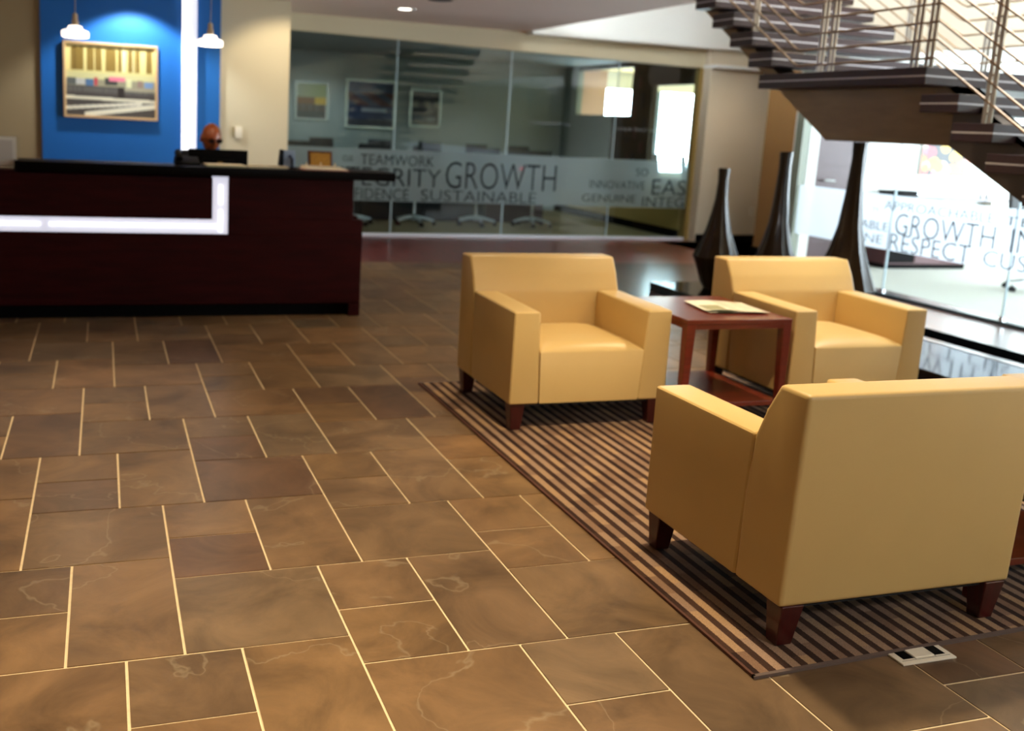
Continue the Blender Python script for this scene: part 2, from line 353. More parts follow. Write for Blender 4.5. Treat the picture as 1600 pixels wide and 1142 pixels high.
# ------------------------------------------------------------------ setting: floors
U = 0.1057 * 1.5; X0 = 0.0332 * 1.5; Y0 = 1.7387 * 1.5
floor = struct(box('floor', -5, 4.76, -4, 10.16, -0.08, -0.0035, GROUT))
TILE_MESH = {}
def tile_mesh(w, h):
    if (w, h) in TILE_MESH: return TILE_MESH[(w, h)]
    bm = bmesh.new(); g = 0.0042; c = 0.0025; a, b_ = w * U / 2 - g, h * U / 2 - g
    hexa(bm, boxpts(-a, a, -b_, b_, -0.02, -0.0015))
    t = [v for v in bm.verts if v.co.z > -0.01]
    top = [f for f in bm.faces if all(v in t for v in f.verts)][0]
    r = bmesh.ops.inset_region(bm, faces=[top], thickness=c, depth=0.0)
    for v in top.verts: v.co.z = 0.0
    bmesh.ops.recalc_face_normals(bm, faces=bm.faces)
    me = bpy.data.meshes.new('slate_tile'); bm.to_mesh(me); bm.free(); me.materials.append(SLATE); TILE_MESH[(w, h)] = me
    return me
def pix(x, y, z):
    v = Vector((x, y, z - 1.5)); d = v.dot(fwd)
    if d < 0.2: return None
    return CX + F_PX * v.dot(rt) / d, CY - F_PX * v.dot(upc) / d
rest = bmesh.new(); ntile = 0; cand = []
for i in range(-22, 24):
    for j in range(-22, 24):
        ox, oy = i + 4 * j, 7 * i + 3 * j
        for (a, b_, w, h) in ((-1, 0, 2, 4), (1, 0, 3, 3), (1, 3, 2, 2), (1, 5, 2, 2)):
            xa, ya = X0 + (ox + a) * U, Y0 + (oy + b_) * U; xb, yb = xa + w * U, ya + h * U
            if xa > 4.7 or xb < -5 or yb < -4 or ya > 10.1: continue
            cand.append((xa, ya, xb, yb, w, h))
for (xa, ya, xb, yb, w, h) in cand:
    cx, cy = (xa + xb) / 2, (ya + yb) / 2
    vis = False
    for q in ((xa, ya), (xb, ya), (xb, yb), (xa, yb), (cx, cy)):
        p = pix(q[0], q[1], 0)
        if p and -60 < p[0] < 1660 and 300 < p[1] < 1200: vis = True
    if ya > 7.35 and xb < 1.75: vis = False
    if xa > 1.8 and xb < 4.5 and ya > 2.2 and yb < 5.25: vis = False
    clip = xb > 4.76 or yb > 10.16
    if vis and ntile < 290:
        if clip:
            x1, y1 = min(xb, 4.758), min(yb, 10.158)
            if x1 - xa < 0.04 or y1 - ya < 0.04: continue
            o = box('tile', xa + .0042, x1 - .0042, ya + .0042, y1 - .0042, -0.02, 0.0, SLATE, floor, 0.002, 1)
            for p in o.data.polygons: p.use_smooth = False
        else:
            o = link('tile', tile_mesh(w, h), None, floor, (cx, cy, random.uniform(-0.0007, 0.0005)))
        ntile += 1
    else:
        xa, ya = max(xa, -5), max(ya, -4); x1, y1 = min(xb, 4.758), min(yb, 10.158)
        if x1 - xa > .03 and y1 - ya > .03: addbox(rest, xa + .0042, x1 - .0042, ya + .0042, y1 - .0042, -0.02, 0.0)
o = from_bm('tile_field', rest, SLATE, floor); o['kind'] = 'stuff'

wf = struct(box('floor', 4.76, 7.55, -4, 10.16, -0.08, 0.0, FLOORW))
box('border', -5, 9.5, 10.16, 12.6, -0.08, 0.0, FLOORW2, wf)
box('border', 7.55, 12, 10.16, 12.35, -0.08, 0.0, FLOORW, wf)
struct(box('floor', 1.9, 8.14, 12.6, 17.0, -0.08, 0.0, OLIVEC))
struct(box('floor', 8.14, 13.5, 12.75, 17.0, -0.08, 0.0, GRASSC))
f2 = struct(box('floor', 7.62, 13.5, -4.0, 10.16, -0.08, 0.001, GRASSC))
box('wood_border', 7.62, 7.86, -4.0, 9.4, 0.001, 0.006, FLOORW, f2)

# ------------------------------------------------------------------ setting: walls and ceilings
sbox('ceiling', -5, 5.37, 8.4, 12.7, 2.75, 3.12, CEIL)
sbox('ceiling', -5, 4.79, -4, 8.4, 2.75, 3.12, CEIL)
sbox('ceiling', 1.9, 8.14, 12.7, 17.0, 2.62, 2.72, GREYW)
sbox('ceiling', 8.14, 13.5, 12.6, 17.0, 2.62, 2.72, mat('pale_yellow_paint', rgb(230, 200, 130), .8))
sbox('ceiling', 7.6, 13.5, -4, 10.3, 2.7, 2.8, WHITE)
sbox('ceiling', 9.5, 12, 10.95, 12.6, 2.46, 2.6, CEIL)
# skylight roof over the stair hall, glazed in the middle
for a in ((4.79, 5.6, -4, 12.7), (7.0, 9.6, -4, 12.7), (5.6, 7.0, -4, 3.0), (5.6, 7.0, 7.0, 12.7)): sbox('ceiling', a[0], a[1], a[2], a[3], 5.5, 5.6, WHITE)
sbox('wall_left', -5.1, -5, -4, 12.7, 0, 2.75, BEIGE)
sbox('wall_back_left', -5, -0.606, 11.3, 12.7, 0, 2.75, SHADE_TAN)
sbox('wall_back', -0.606, 2.0, 11.3, 12.7, 0, 2.75, BEIGE)
sbox('wall_back_blue', -0.606, 1.233, 11.265, 11.3, 0, 2.75, BLUE)
# header over the conference room glass: its lower edge falls slightly to the right
struct(hexbox('wall_back_header', [(2.0, 12.52, 2.55), (8.15, 12.52, 2.46), (8.15, 12.7, 2.46), (2.0, 12.7, 2.55), (2.0, 12.52, 2.75), (8.15, 12.52, 2.75), (8.15, 12.7, 2.75), (2.0, 12.7, 2.75)], BEIGE))
sbox('wall_back_upper', 5.0, 9.6, 12.6, 12.7, 2.75, 5.5, WHITE)
sbox('trim_1', 5.37, 8.82, 12.30, 12.6, 2.715, 2.765, WHITE)
sbox('wall_back_right', 8.15, 12.0, 12.35, 12.72, 0, 2.46, BEIGE_R)
sbox('wall_back_right_header', 8.15, 9.5, 12.40, 12.60, 2.5, 2.715, BEIGE_R)
sbox('trim_2', 8.13, 9.16, 12.22, 12.6, 2.455, 2.5, WHITE)
sbox('baseboard_back', 8.16, 12.0, 12.33, 12.35, 0, 0.11, BLACK)
sbox('wall_passage_end', 12.0, 12.1, 10.9, 12.4, 0, 2.5, BEIGE_R)
sbox('wall_column', 8.155, 9.55, 10.42, 11.0, 0, 5.5, TAN)
sbox('baseboard_column', 8.135, 8.155, 10.42, 11.02, 0, 0.11, BLACK)
sbox('wall_passage_right', 9.55, 12.0, 10.42, 10.95, 0, 2.5, BEIGE_R)
sbox('wall_right_upper', 9.55, 9.65, 11.0, 12.6, 2.46, 5.5, BEIGE_R)
sbox('wall_right', 7.53, 7.66, -4, 9.45, 2.42, 5.5, BEIGE_R)
sbox('wall_right_return', 7.53, 9.55, 9.45, 10.42, 2.8, 5.5, BEIGE_R)
sbox('wall_left_upper', 4.72, 4.79, -4, 12.6, 3.6, 5.5, BEIGE_R)
sbox('wall_front', -5, 13.6, -4.1, -4, 0, 5.5, BEIGE)
# conference room behind the glass
sbox('wall_conference_left', 1.9, 2.0, 12.7, 17.0, 0, 2.62, GREYW)
sbox('wall_conference_back', 1.9, 8.24, 17.0, 17.1, 0, 2.62, GREYW)
sbox('baseboard_conference_right', 8.10, 8.13, 12.75, 17.0, 0, 0.12, BLACK)
cr = sbox('wall_conference_right', 8.13, 8.23, 13.87, 15.1, 0, 1.78, DARKWALL)
sbox('wall_conference_right', 8.13, 8.23, 13.87, 14.5, 1.78, 2.62, DARKWALL)
sbox('wall_conference_right', 8.13, 8.23, 15.1, 17.0, 0, 1.78, GREYW)
sbox('wall_conference_right', 8.13, 8.23, 16.45, 17.0, 1.78, 2.62, GREYW)
sbox('wall_conference_right', 8.13, 8.23, 14.5, 16.45, 2.55, 2.62, DARKWALL)
box('panel', 8.115, 8.13, 12.75, 17.0, 0.12, 0.42, YELLOWW, cr)
sbox('wall_conference_right', 8.13, 8.23, 12.7, 13.87, 0, 0.87, YELLOWW)
sbox('wall_conference_right', 8.13, 8.23, 12.7, 13.87, 2.24, 2.62, DARKWALL)
bm_oval = None
random.seed(3)
DOT = [mat('oval_plum', rgb(62, 22, 20), 0.5), mat('oval_black', rgb(12, 11, 12), 0.5)]
for k, (yy, zz, hh) in enumerate([(14.24, 2.30, .20), (14.12, 2.02, .26), (14.36, 1.82, .24), (14.02, 1.66, .2), (14.28, 1.52, .22), (14.5, 1.40, .14), (14.06, 1.28, .2), (14.30, 1.12, .17), (14.46, 1.06, .2), (14.16, 0.90, .22), (14.40, 2.48, .16), (14.62, 1.5, .2)]):
    bm = bmesh.new(); n = 14; hw = 0.055
    prism(bm, [(yy + hw * math.copysign(abs(math.cos(2 * PI * i / n)) ** .7, math.cos(2 * PI * i / n)), zz + hh / 2 * math.copysign(abs(math.sin(2 * PI * i / n)) ** .7, math.sin(2 * PI * i / n))) for i in range(n)], 8.112, 8.13)
    from_bm('oval', bm, DOT[k % 2], cr)
# room beyond, with the daylit window
sbox('wall_beyond', 8.23, 9.0, 17.0, 17.1, 0, 2.62, mat('terracotta_paint', rgb(206, 168, 150), .8))
sbox('wall_beyond', 9.0, 13.0, 17.0, 17.1, 0, 0.8, WHITE)
sbox('wall_beyond', 9.0, 13.0, 17.0, 17.1, 2.3, 2.62, WHITE)
sbox('wall_beyond', 13.0, 13.6, 12.7, 17.1, 0, 2.62, WHITE)
sbox('wall_beyond_front', 8.24, 13.0, 12.72, 12.75, 0, 2.62, WHITE)
w3 = sbox('window_3', 10.02, 10.16, 16.98, 17.1, 0.8, 2.3, MUL)
box('sill', 9.0, 13.0, 16.75, 17.0, 0.74, 0.80, WHITE, w3)
box('mullion', 11.5, 11.6, 16.98, 17.1, 0.8, 2.3, MUL, w3)
for a in ((9.0, 10.02), (10.16, 11.5), (11.6, 13.0)): box('pane', a[0], a[1], 17.03, 17.05, 0.8, 2.3, GLASS2, w3)
# right hand meeting room
sbox('wall_meeting_back', 8.16, 8.30, 10.12, 10.42, 0, 2.7, WHITE)
sbox('wall_meeting_back', 9.12, 13.5, 10.22, 10.42, 0, 2.7, WHITE)
sbox('wall_meeting_back', 8.30, 9.12, 10.22, 10.42, 2.12, 2.7, WHITE)
sbox('wall_meeting_right', 13.5, 13.6, -4, 0.5, 0, 2.7, WHITE)
sbox('wall_meeting_right', 13.5, 13.6, 9.5, 10.4, 0, 2.7, WHITE)
sbox('wall_meeting_right', 13.5, 13.6, 0.5, 9.5, 0, 0.3, WHITE)
sbox('wall_meeting_right', 13.5, 13.6, 0.5, 9.5, 2.6, 2.7, WHITE)
w4 = sbox('window_4', 13.5, 13.6, 2.70, 2.80, 0.3, 2.6, ALU)
box('mullion', 13.5, 13.6, 5.0, 5.1, 0.3, 2.6, ALU, w4); box('mullion', 13.5, 13.6, 7.3, 7.4, 0.3, 2.6, ALU, w4)
d1 = sbox('door_1', 8.31, 9.11, 10.20, 10.26, 0.01, 2.11, DOORW)
bm = bmesh.new(); tube(bm, [(8.46, 10.20, 1.05), (8.46, 10.14, 1.05), (8.50, 10.13, 1.05), (8.60, 10.13, 1.045)], 0.012)
from_bm('door_handle', bm, CHROME, d1)

# glass front of the conference room
w1 = sbox('window_1', 2.0, 8.15, 12.555, 12.635, 0.0, 0.032, mat('white_channel', rgb(226, 230, 240), .4))
w1['label'] = 'floor-to-ceiling glass wall of the conference room'
jx = [2.04, 3.63, 5.22, 6.84, 8.10]
for a, b_ in zip([2.0] + jx[1:-1], jx[1:-1] + [8.12]):
    box('pane', a + .005, b_ - .005, 12.59, 12.602, 0.032, 2.56, GLASS, w1)
for a in jx[1:-1]: box('joint', a - .006, a + .006, 12.588, 12.604, 0.032, 2.54, JOINT, w1)
box('jamb', 8.10, 8.155, 12.53, 12.66, 0, 2.47, mat('ochre_jamb', rgb(150, 124, 66), 0.5), w1)
box('etched_band', 2.0, 8.09, 12.584, 12.588, 0.455, 1.13, FROST, w1)
for (t_, xa, xb, z, h) in [('CUS', 2.945, 3.081, 0.962, 0.073), ('TEAMWORK', 3.185, 4.195, 0.924, 0.140), ('INTEGRITY', 2.635, 4.282, 0.653, 0.245), ('GROWTH', 4.346, 5.978, 0.645, 0.374),
                           ('CONFIDENCE', 2.666, 3.851, 0.474, 0.149), ('SUSTAINABLE', 4.021, 5.699, 0.474, 0.153), ('SO', 7.231, 7.427, 0.905, 0.108), ('INNOVATIVE', 6.506, 7.386, 0.712, 0.116),
                           ('EAS', 7.486, 8.048, 0.642, 0.229), ('GENUINE', 6.403, 7.259, 0.522, 0.110), ('INTEG', 7.358, 8.047, 0.470, 0.145)]:
    text(t_, LETTER, w1, xb - xa, h, (xa, 12.582, z), (PI / 2, 0, 0))
for (t_, xa, xb, z, h) in [('COMMUNITY IN', 5.539, 6.138, 1.551, 0.043), ('YOUR FIRST N', 6.853, 7.467, 1.529, 0.044)]:
    text(t_, WLETTER, w1, xb - xa, h, (xa, 12.586, z), (PI / 2, 0, 0), thin=-0.002)
# glass side wall of the meeting room
w2 = sbox('window_2', 7.52, 7.58, -4, 9.45, 0.0, 0.03, mat('dark_track', rgb(60, 74, 76), 0.3, metal=0.5))
w2['label'] = 'glass side wall of the bright meeting room'
jy = [9.44, 8.0, 6.57, 5.14, 3.71, 2.28, 0.85, -0.58, -2.0, -3.99]
for a, b_ in zip(jy, jy[1:]): box('pane', 7.544, 7.556, b_ + .005, a - .005, 0.03, 2.42, GLASS2, w2)
for a in jy[1:4]: box('joint', 7.541, 7.559, a - .006, a + .006, 0.03, 2.42, JOINT, w2)
for a in jy[1:4]: box('clamp', 7.535, 7.565, a - .02, a + .02, 0.03, 0.075, CHROME, w2)
box('end_post', 7.50, 7.60, 9.44, 9.56, 0, 2.75, mat('green_grey_frame', rgb(128, 134, 118), 0.4), w2)
box('etched_band', 7.539, 7.543, -4, 9.43, 0.47, 1.02, FROST2, w2)
for (t_, ya, yb, z, h) in [('APPROACHABLE', 8.118, 6.791, 0.869, 0.096), ('TY', 8.277, 8.178, 0.815, 0.065), ('ABLE', 8.412, 8.026, 0.652, 0.092), ('GROWTH', 7.953, 6.770, 0.638, 0.220),
                           ('INE', 8.396, 8.098, 0.516, 0.093), ('RESPECT', 8.001, 7.008, 0.445, 0.175), ('CUS', 6.863, 6.411, 0.486, 0.148), ('IN', 6.616, 6.374, 0.637, 0.22), ('TE', 6.705, 6.418, 0.871, 0.083)]:
    text(t_, LETTER2, w2, ya - yb, h, (7.537, ya, max(z, .475)), (PI / 2, 0, -PI / 2), thin=-0.014)

# ------------------------------------------------------------------ rug
rg = tag(hexbox('area_rug', [(1.745, 2.13, 0), (4.58, 2.251, 0), (4.58, 5.295, 0), (1.745, 5.295, 0), (1.745, 2.13, .0085), (4.58, 2.251, .0085), (4.58, 5.295, .0085), (1.745, 5.295, .0085)], RUG, None, 0.002, 1), 'large rug of narrow brown and tan stripes under the leather armchairs', 'rug')
bind = mat('rug_binding', rgb(96, 78, 68), 0.9)
bindb = mat('rug_side_binding', rgb(86, 48, 30), 0.9)
box('edge_binding', 1.739, 1.748, 2.125, 5.30, 0.0, 0.0095, bindb, rg); box('edge_binding', 4.577, 4.586, 2.25, 5.30, 0.0, 0.0095, bindb, rg)
hexbox('edge_binding', [(1.739, 2.121, 0), (4.586, 2.242, 0), (4.586, 2.254, 0), (1.739, 2.133, 0), (1.739, 2.121, .0095), (4.586, 2.242, .0095), (4.586, 2.254, .0095), (1.739, 2.133, .0095)], bind, rg); box('edge_binding', 1.739, 4.586, 5.293, 5.302, 0.0, 0.0095, bind, rg)

# ------------------------------------------------------------------ armchairs: local origin at the middle of the front edge, +y towards the back
def make_chair(loc, label):
    t = thing('armchair', loc, label, 'armchair', 'tan leather club chairs around the rug')
    hw = 0.44
    # back: full-width slab, front face curving out towards the seat
    prof = [(0.776, 0.135), (0.795, 0.79), (0.665, 0.79), (0.612, 0.70), (0.575, 0.61), (0.556, 0.42), (0.552, 0.135)]
    bm = bmesh.new(); prism(bm, prof, -hw, hw); bmesh.ops.recalc_face_normals(bm, faces=bm.faces)
    ed = [e for e in bm.edges]
    bmesh.ops.bevel(bm, geom=ed, offset=0.016, segments=3, affect='EDGES', profile=0.6, clamp_overlap=True)
    from_bm('backrest', bm, LEATHER, t, 50)
    for s in (-1, 1):
        o, ti, bi = s * hw, s * (hw - 0.139), s * (hw - 0.161)
        x = sorted
        if s < 0: pts = [(o, 0, .135), (bi, 0, .135), (bi, .55, .135), (o, .55, .135), (o, 0, .605), (ti, 0, .605), (ti, .60, .612), (o, .60, .612)]
        else: pts = [(bi, 0, .135), (o, 0, .135), (o, .55, .135), (bi, .55, .135), (ti, 0, .605), (o, 0, .605), (o, .60, .612), (ti, .60, .612)]
        pts[2] = (pts[2][0], .548, .135); pts[3] = (pts[3][0], .548, .135)
        pts[6] = (pts[6][0], .571, .612); pts[7] = (pts[7][0], .571, .612)
        hexbox('arm', pts, LEATHER, t, 0.014, 3)
    # seat block with a domed top
    nx, ny = 12, 12; bm = bmesh.new(); g = {}
    def seatpt(u, v):
        x = -0.277 + 0.554 * u; y = 0.004 + 0.566 * v
        d = (1 - (2 * u - 1) ** 4) * (1 - (2 * v - 1) ** 6)
        e = min(min(u, 1 - u) * 0.554, v * 0.566); edge = -0.012 * max(0.0, 1 - e / 0.03) ** 2
        return (x * (1 + 0.045), y, 0.415 + 0.034 * d + edge)
    for j in range(ny + 1):
        for i in range(nx + 1):
            u = 0.5 - 0.5 * math.cos(PI * i / nx); v = 0.5 - 0.5 * math.cos(PI * j / ny); g[i, j] = bm.verts.new(seatpt(u, v))
    for j in range(ny):
        for i in range(nx): bm.faces.new((g[i, j], g[i + 1, j], g[i + 1, j + 1], g[i, j + 1]))
    rim = [g[i, 0] for i in range(nx + 1)] + [g[nx, j] for j in range(1, ny + 1)] + [g[i, ny] for i in range(nx - 1, -1, -1)] + [g[0, j] for j in range(ny - 1, 0, -1)]
    mid = [bm.verts.new((v.co.x * 1.0, v.co.y - (0.006 if v.co.y < 0.1 else 0), 0.395)) for v in rim]
    low = [bm.verts.new((max(-0.277, min(0.277, v.co.x)), v.co.y - (0.004 if v.co.y < 0.1 else 0), 0.138)) for v in rim]; n = len(rim)
    for A, B in ((rim, mid), (mid, low)):
        for k in range(n): bm.faces.new((A[k], A[(k + 1) % n], B[(k + 1) % n], B[k]))
    bm.faces.new(low)
    from_bm('seat', bm, LEATHER, t, 60)
    box('underside', -hw + .03, hw - .03, 0.03, 0.75, 0.118, 0.137, BLACKF, t)
    for sx in (-1, 1):
        for (yy, back) in ((0.012, 0), (0.70, 1)):
            xo = sx * (hw - 0.012); xi = sx * (hw - 0.092); xo2 = sx * (hw - 0.022); xi2 = sx * (hw - 0.078)
            xs, xs2 = sorted((xo, xi)), sorted((xo2, xi2)); y0, y1 = yy, yy + 0.075; a0, a1 = (y0 + .02, y1) if back else (y0, y1 - .02)
            if back: a0, a1 = y0 + 0.0, y1 - 0.02
            hexbox('leg', [(xs2[0], a0 + .006, 0.0), (xs2[1], a0 + .006, 0.0), (xs2[1], a1, 0.0), (xs2[0], a1, 0.0), (xs[0], y0, .136), (xs[1], y0, .136), (xs[1], y1, .136), (xs[0], y1, .136)], MAHOG, t, 0.003, 1)
    return t
ch = make_chair((2.345, 4.345, 0.0097), 'tan leather armchair facing the camera, left of the small wooden table')
dup(ch, (3.945, 4.29, 0.0097), 0, 'tan leather armchair facing the camera on the far right, in front of the vases')
dup(ch, (2.325, 3.005, 0.0097), PI, 'nearest tan leather armchair, seen from behind on the rug corner')
dup(ch, (3.91, 2.985, 0.0097), PI, 'tan leather armchair at the frame edge, only an arm top showing past the nearest chair')

# ------------------------------------------------------------------ side tables
def make_table(loc, label):
    t = thing('side_table', loc, label, 'side table', 'square cherry side tables between the armchairs')
    hx, hy = 0.3175, 0.335
    box('tabletop', -hx, hx, -hy, hy, 0.548, 0.572, TABLEW, t, 0.002, 1)
    for (nm, a) in (('apron', (-hx + .05, hx - .05, -hy + .004, -hy + .022)), ('apron', (-hx + .05, hx - .05, hy - .022, hy - .004)), ('apron', (-hx + .004, -hx + .022, -hy + .05, hy - .05)), ('apron', (hx - .022, hx - .004, -hy + .05, hy - .05))):
        box(nm, a[0], a[1], a[2], a[3], 0.522, 0.548, TABLEW, t)
    for sx in (-1, 1):
        for sy in (-1, 1):
            xs = sorted((sx * hx, sx * (hx - .052))); ys = sorted((sy * hy, sy * (hy - .052))); x2 = sorted((sx * (hx - .0), sx * (hx - .034))); y2 = sorted((sy * (hy - .0), sy * (hy - .034)))
            hexbox('leg', [(x2[0], y2[0], 0), (x2[1], y2[0], 0), (x2[1], y2[1], 0), (x2[0], y2[1], 0), (xs[0], ys[0], .548), (xs[1], ys[0], .548), (xs[1], ys[1], .548), (xs[0], ys[1], .548)], TABLEW, t, 0.002, 1)
    box('shelf', -hx + .012, hx - .012, -hy + .012, hy - .012, 0.10, 0.125, TABLEW, t, 0.002, 1)
    return t
tb = make_table((3.135, 4.585, 0.0097), 'cherry side table with a newspaper on top, between the two far armchairs')
dup(tb, (3.09, 2.70, 0.0097), 0, 'dark cherry side table half hidden right of the nearest armchair')
# newspaper
np_ = thing('newspaper', (3.24, 4.55, 0.5825), 'folded newspaper lying on the cherry side table', 'newspaper')
def newsp(u, v):
    c = 0.97, 0.94, 0.84
    if 0.06 < u < 0.42 and 0.12 < v < 0.55: return (0.62, 0.60, 0.42) if (int(u * 40) + int(v * 30)) % 3 else (0.74, 0.72, 0.55)
    if 0.06 < u < 0.42 and v < 0.1: return (0.35, 0.36, 0.25)
    if u > 0.47 and (int(v * 34) % 2) and (u * 9) % 1 > 0.08: return (0.76, 0.71, 0.58)
    if 0.78 < u < 0.9 and v > 0.85: return (0.55, 0.5, 0.36)
    return c
for k, (dx, dy, dz, r) in enumerate(((0, 0, 0.0, 0.0), (0.012, -0.008, 0.0035, 0.03), (-0.006, 0.006, 0.007, -0.02))):
    pg = picture('page', 0.33, 0.31, 40, 36, newsp, PRINT, np_)
    for v in pg.data.vertices:
        x, z = v.co.x, v.co.z - 0.155
        v.co = Vector((x, z, 0.0035 * math.sin(x * 14 + k) + 0.0035 + 0.004 * (z < -0.14)))
    md = pg.modifiers.new('thick', 'SOLIDIFY'); md.thickness = 0.0014
    pg.location = (dx, dy, dz); pg.rotation_euler = (0, 0, -0.14 + r)
# floor outlet
ol = thing('floor_outlet', (2.327, 2.116, 0.0), 'white floor outlet plate with black sockets, by the front edge of the rug', 'outlet')
WPL = mat('ivory_plastic', rgb(232, 222, 200), 0.4)
box('cover_plate', -0.1, 0.1, -0.036, 0.036, 0.0, 0.006, WPL, ol, 0.003, 2)
box('lid', -0.036, 0.036, -0.014, 0.036, 0.006, 0.009, WPL, ol, 0.002, 1)
for s in (-1, 1): box('socket', s * 0.059 - 0.019, s * 0.059 + 0.019, -0.012, 0.034, 0.0055, 0.0068, BLACK, ol)
bm = bmesh.new()
for a in ((-.09, .09, -.0205, -.0195), (-.038, -.0365, -.02, .034), (.0365, .038, -.02, .034)): addbox(bm, a[0], a[1], a[2], a[3], 0.0055, 0.0065)
from_bm('seam_line', bm, mat('seam_grey', rgb(70, 62, 52), 0.6), ol)

# ------------------------------------------------------------------ reception desk
dk = thing('reception_desk', (0, 7.3, 0), 'long dark mahogany reception desk with a glowing white stepped strip', 'desk')
def dbox(n, x0, x1, y0, y1, z0, z1, m, b=0.0): return box(n, x0, x1, y0 - 7.3, y1 - 7.3, z0, z1, m, dk, b, 1)
dbox('toe_kick', -4.0, 1.80, 7.36, 7.40, 0, 0.1, BLACK)
dbox('lower_panel', -4.0, 1.885, 7.30, 7.345, 0.1, 0.623, DESKW, 0.003)
dbox('middle_panel', 0.868, 1.885, 7.30, 7.345, 0.623, 0.742, DESKW, 0.003)
dbox('upper_panel', 0.868, 1.805, 7.30, 7.345, 0.742, 1.046, DESKW, 0.003)
dbox('upper_panel', -4.0, 0.755, 7.30, 7.345, 0.729, 1.03, DESKW, 0.003)
dbox('upper_back', -4.0, 1.765, 7.55, 7.58, 0.765, 1.03, DESKW, 0.003)
dbox('end_panel', 1.84, 1.885, 7.345, 8.05, 0.1, 0.742, DESKW, 0.003)
dbox('end_panel', 1.765, 1.805, 7.345, 7.58, 0.765, 1.046, DESKW, 0.003)
dbox('end_panel', 1.80, 1.885, 7.30, 8.05, 0.0, 0.1, DESKW)
dbox('light_strip', -4.0, 0.868, 7.306, 7.36, 0.623, 0.729, DESKGLOW)
dbox('light_strip', 0.755, 0.868, 7.306, 7.36, 0.729, 1.046, DESKGLOW)
bm = bmesh.new()
for a in ((-4.0, -2.2), (-2.1, -0.42), (-0.36, 0.80)): tube(bm, [(a[0], 0.003, 0.678), (a[1], 0.003, 0.678)], 0.014, 8)
tube(bm, [(0.812, 0.003, 0.64), (0.812, 0.003, 0.80)], 0.014, 8); tube(bm, [(0.812, 0.003, 0.84), (0.812, 0.003, 0.98)], 0.014, 8)
from_bm('light_tube', bm, mat('hot_tube_glow', (1, 1, 1), 0.5, emit=(0.95, 0.96, 1), estr=1.1), dk, 40)
dbox('strip_backing', -4.0, 0.868, 7.36, 7.38, 0.623, 0.729, BLACK)
dbox('strip_backing', 0.755, 0.868, 7.36, 7.38, 0.729, 1.046, BLACK)
dbox('ledge', -4.0, -0.57, 7.28, 7.62, 1.03, 1.044, DESKW, 0.002)
dbox('work_surface', -4.0, 1.86, 7.38, 8.08, 0.742, 0.765, DESKW)
ct = box('countertop', -0.57, 2.11, -0.075, 0.33, 1.048, 1.11, COUNTER, dk, 0.006, 2)

# things on the counter
hold = thing('brochure_holder', (-0.635, 7.45, 1.045), 'clear acrylic stand holding a white notice on the low left ledge of the desk', 'sign holder')
ACR = glassy('acrylic', (0.96, 0.97, 0.97), 1.35)
box('acrylic_back', -0.11, 0.085, 0.0, 0.005, 0.0, 0.225, ACR, hold); box('acrylic_foot', -0.11, 0.085, -0.07, 0.005, 0.0, 0.005, ACR, hold)
def notice(u, v): return (0.66, 0.62, 0.6) if (0.2 < u < 0.85 and (v * 22) % 1 < 0.35 and 0.2 < v < 0.9) else (0.93, 0.91, 0.87)
pg = picture('notice', 0.165, 0.205, 24, 44, notice, PRINT, hold); pg.location = (-0.018, -0.004, 0.01)
pg.modifiers.new('thick', 'SOLIDIFY').thickness = 0.001

ph = thing('desk_phone', (0.585, 7.46, 1.111), 'black desk phone at the left of the monitor on the counter', 'telephone')
hexbox('base', [(-.09, -.10, 0), (.09, -.10, 0), (.09, .10, 0), (-.09, .10, 0), (-.085, -.09, .02), (.085, -.09, .02), (.085, .09, .06), (-.085, .09, .06)], BLACK, ph, 0.006, 2)
bm = bmesh.new(); tube(bm, [(-.06, -.10, .045), (-.06, -.08, .062), (-.06, 0, .075), (-.06, .08, .085), (-.06, .10, .07)], [.022, .024, .016, .024, .022], 10); from_bm('handset', bm, BLACK, ph, 60)

mon = thing('monitor', (0.845, 7.80, 0.765), 'black computer monitor seen from behind in front of the seated person', 'monitor')
box('screen_case', -0.225, 0.225, -0.02, 0.02, 0.14, 0.452, BLACK, mon, 0.006, 2); box('rear_bulge', -0.12, 0.12, -0.045, -0.018, 0.2, 0.38, BLACK, mon, 0.01, 2)
box('screen', -0.215, 0.215, 0.0195, 0.0212, 0.152, 0.44, mat('screen_dark', rgb(28, 36, 48), 0.2, emit=rgb(120, 140, 170), estr=0.4), mon)
box('stand_neck', -0.03, 0.03, -0.03, -0.005, 0.01, 0.24, BLACK, mon, 0.003, 1); box('stand_foot', -0.12, 0.12, -0.09, 0.09, 0.0, 0.012, BLACK, mon, 0.004, 1)
box('badge', -0.01, 0.03, -0.0475, -0.044, 0.35, 0.362, mat('badge_brass', rgb(150, 120, 70), 0.3, metal=0.8), mon)

for k, (x, y, r, lab) in enumerate(((0.86, 7.40, 0.05, 'sheaf of loose white papers on the counter before the monitor, its left half'), (1.165, 7.42, -0.03, 'sheaf of loose white papers on the counter, right of the monitor'))):
    st = thing('paper_sheaf', (x, y, 1.111), lab, 'papers', 'paper sheaves on the counter', r)
    for q in range(4):
        sx, sy = random.uniform(-.012, .012), random.uniform(-.015, .015)
        box('sheet', -0.14 + sx, 0.14 + sx, -0.1 + sy, 0.1 + sy, 0.004 * q, 0.004 * q + 0.003, PAPER if q > 0 or k else mat('pale_green_paper', rgb(216, 214, 150), 0.8), st)
lt = thing('letter_stand', (1.335, 7.50, 1.111), 'black letter stand with a blue-grey card, right of the papers', 'letter holder')
hexbox('side_plate', [(-.07, -.06, 0), (-.045, -.06, 0), (-.045, .06, 0), (-.07, .06, 0), (-.06, -.045, .135), (-.04, -.045, .135), (-.04, .045, .135), (-.06, .045, .135)], BLACK, lt, .003, 1)
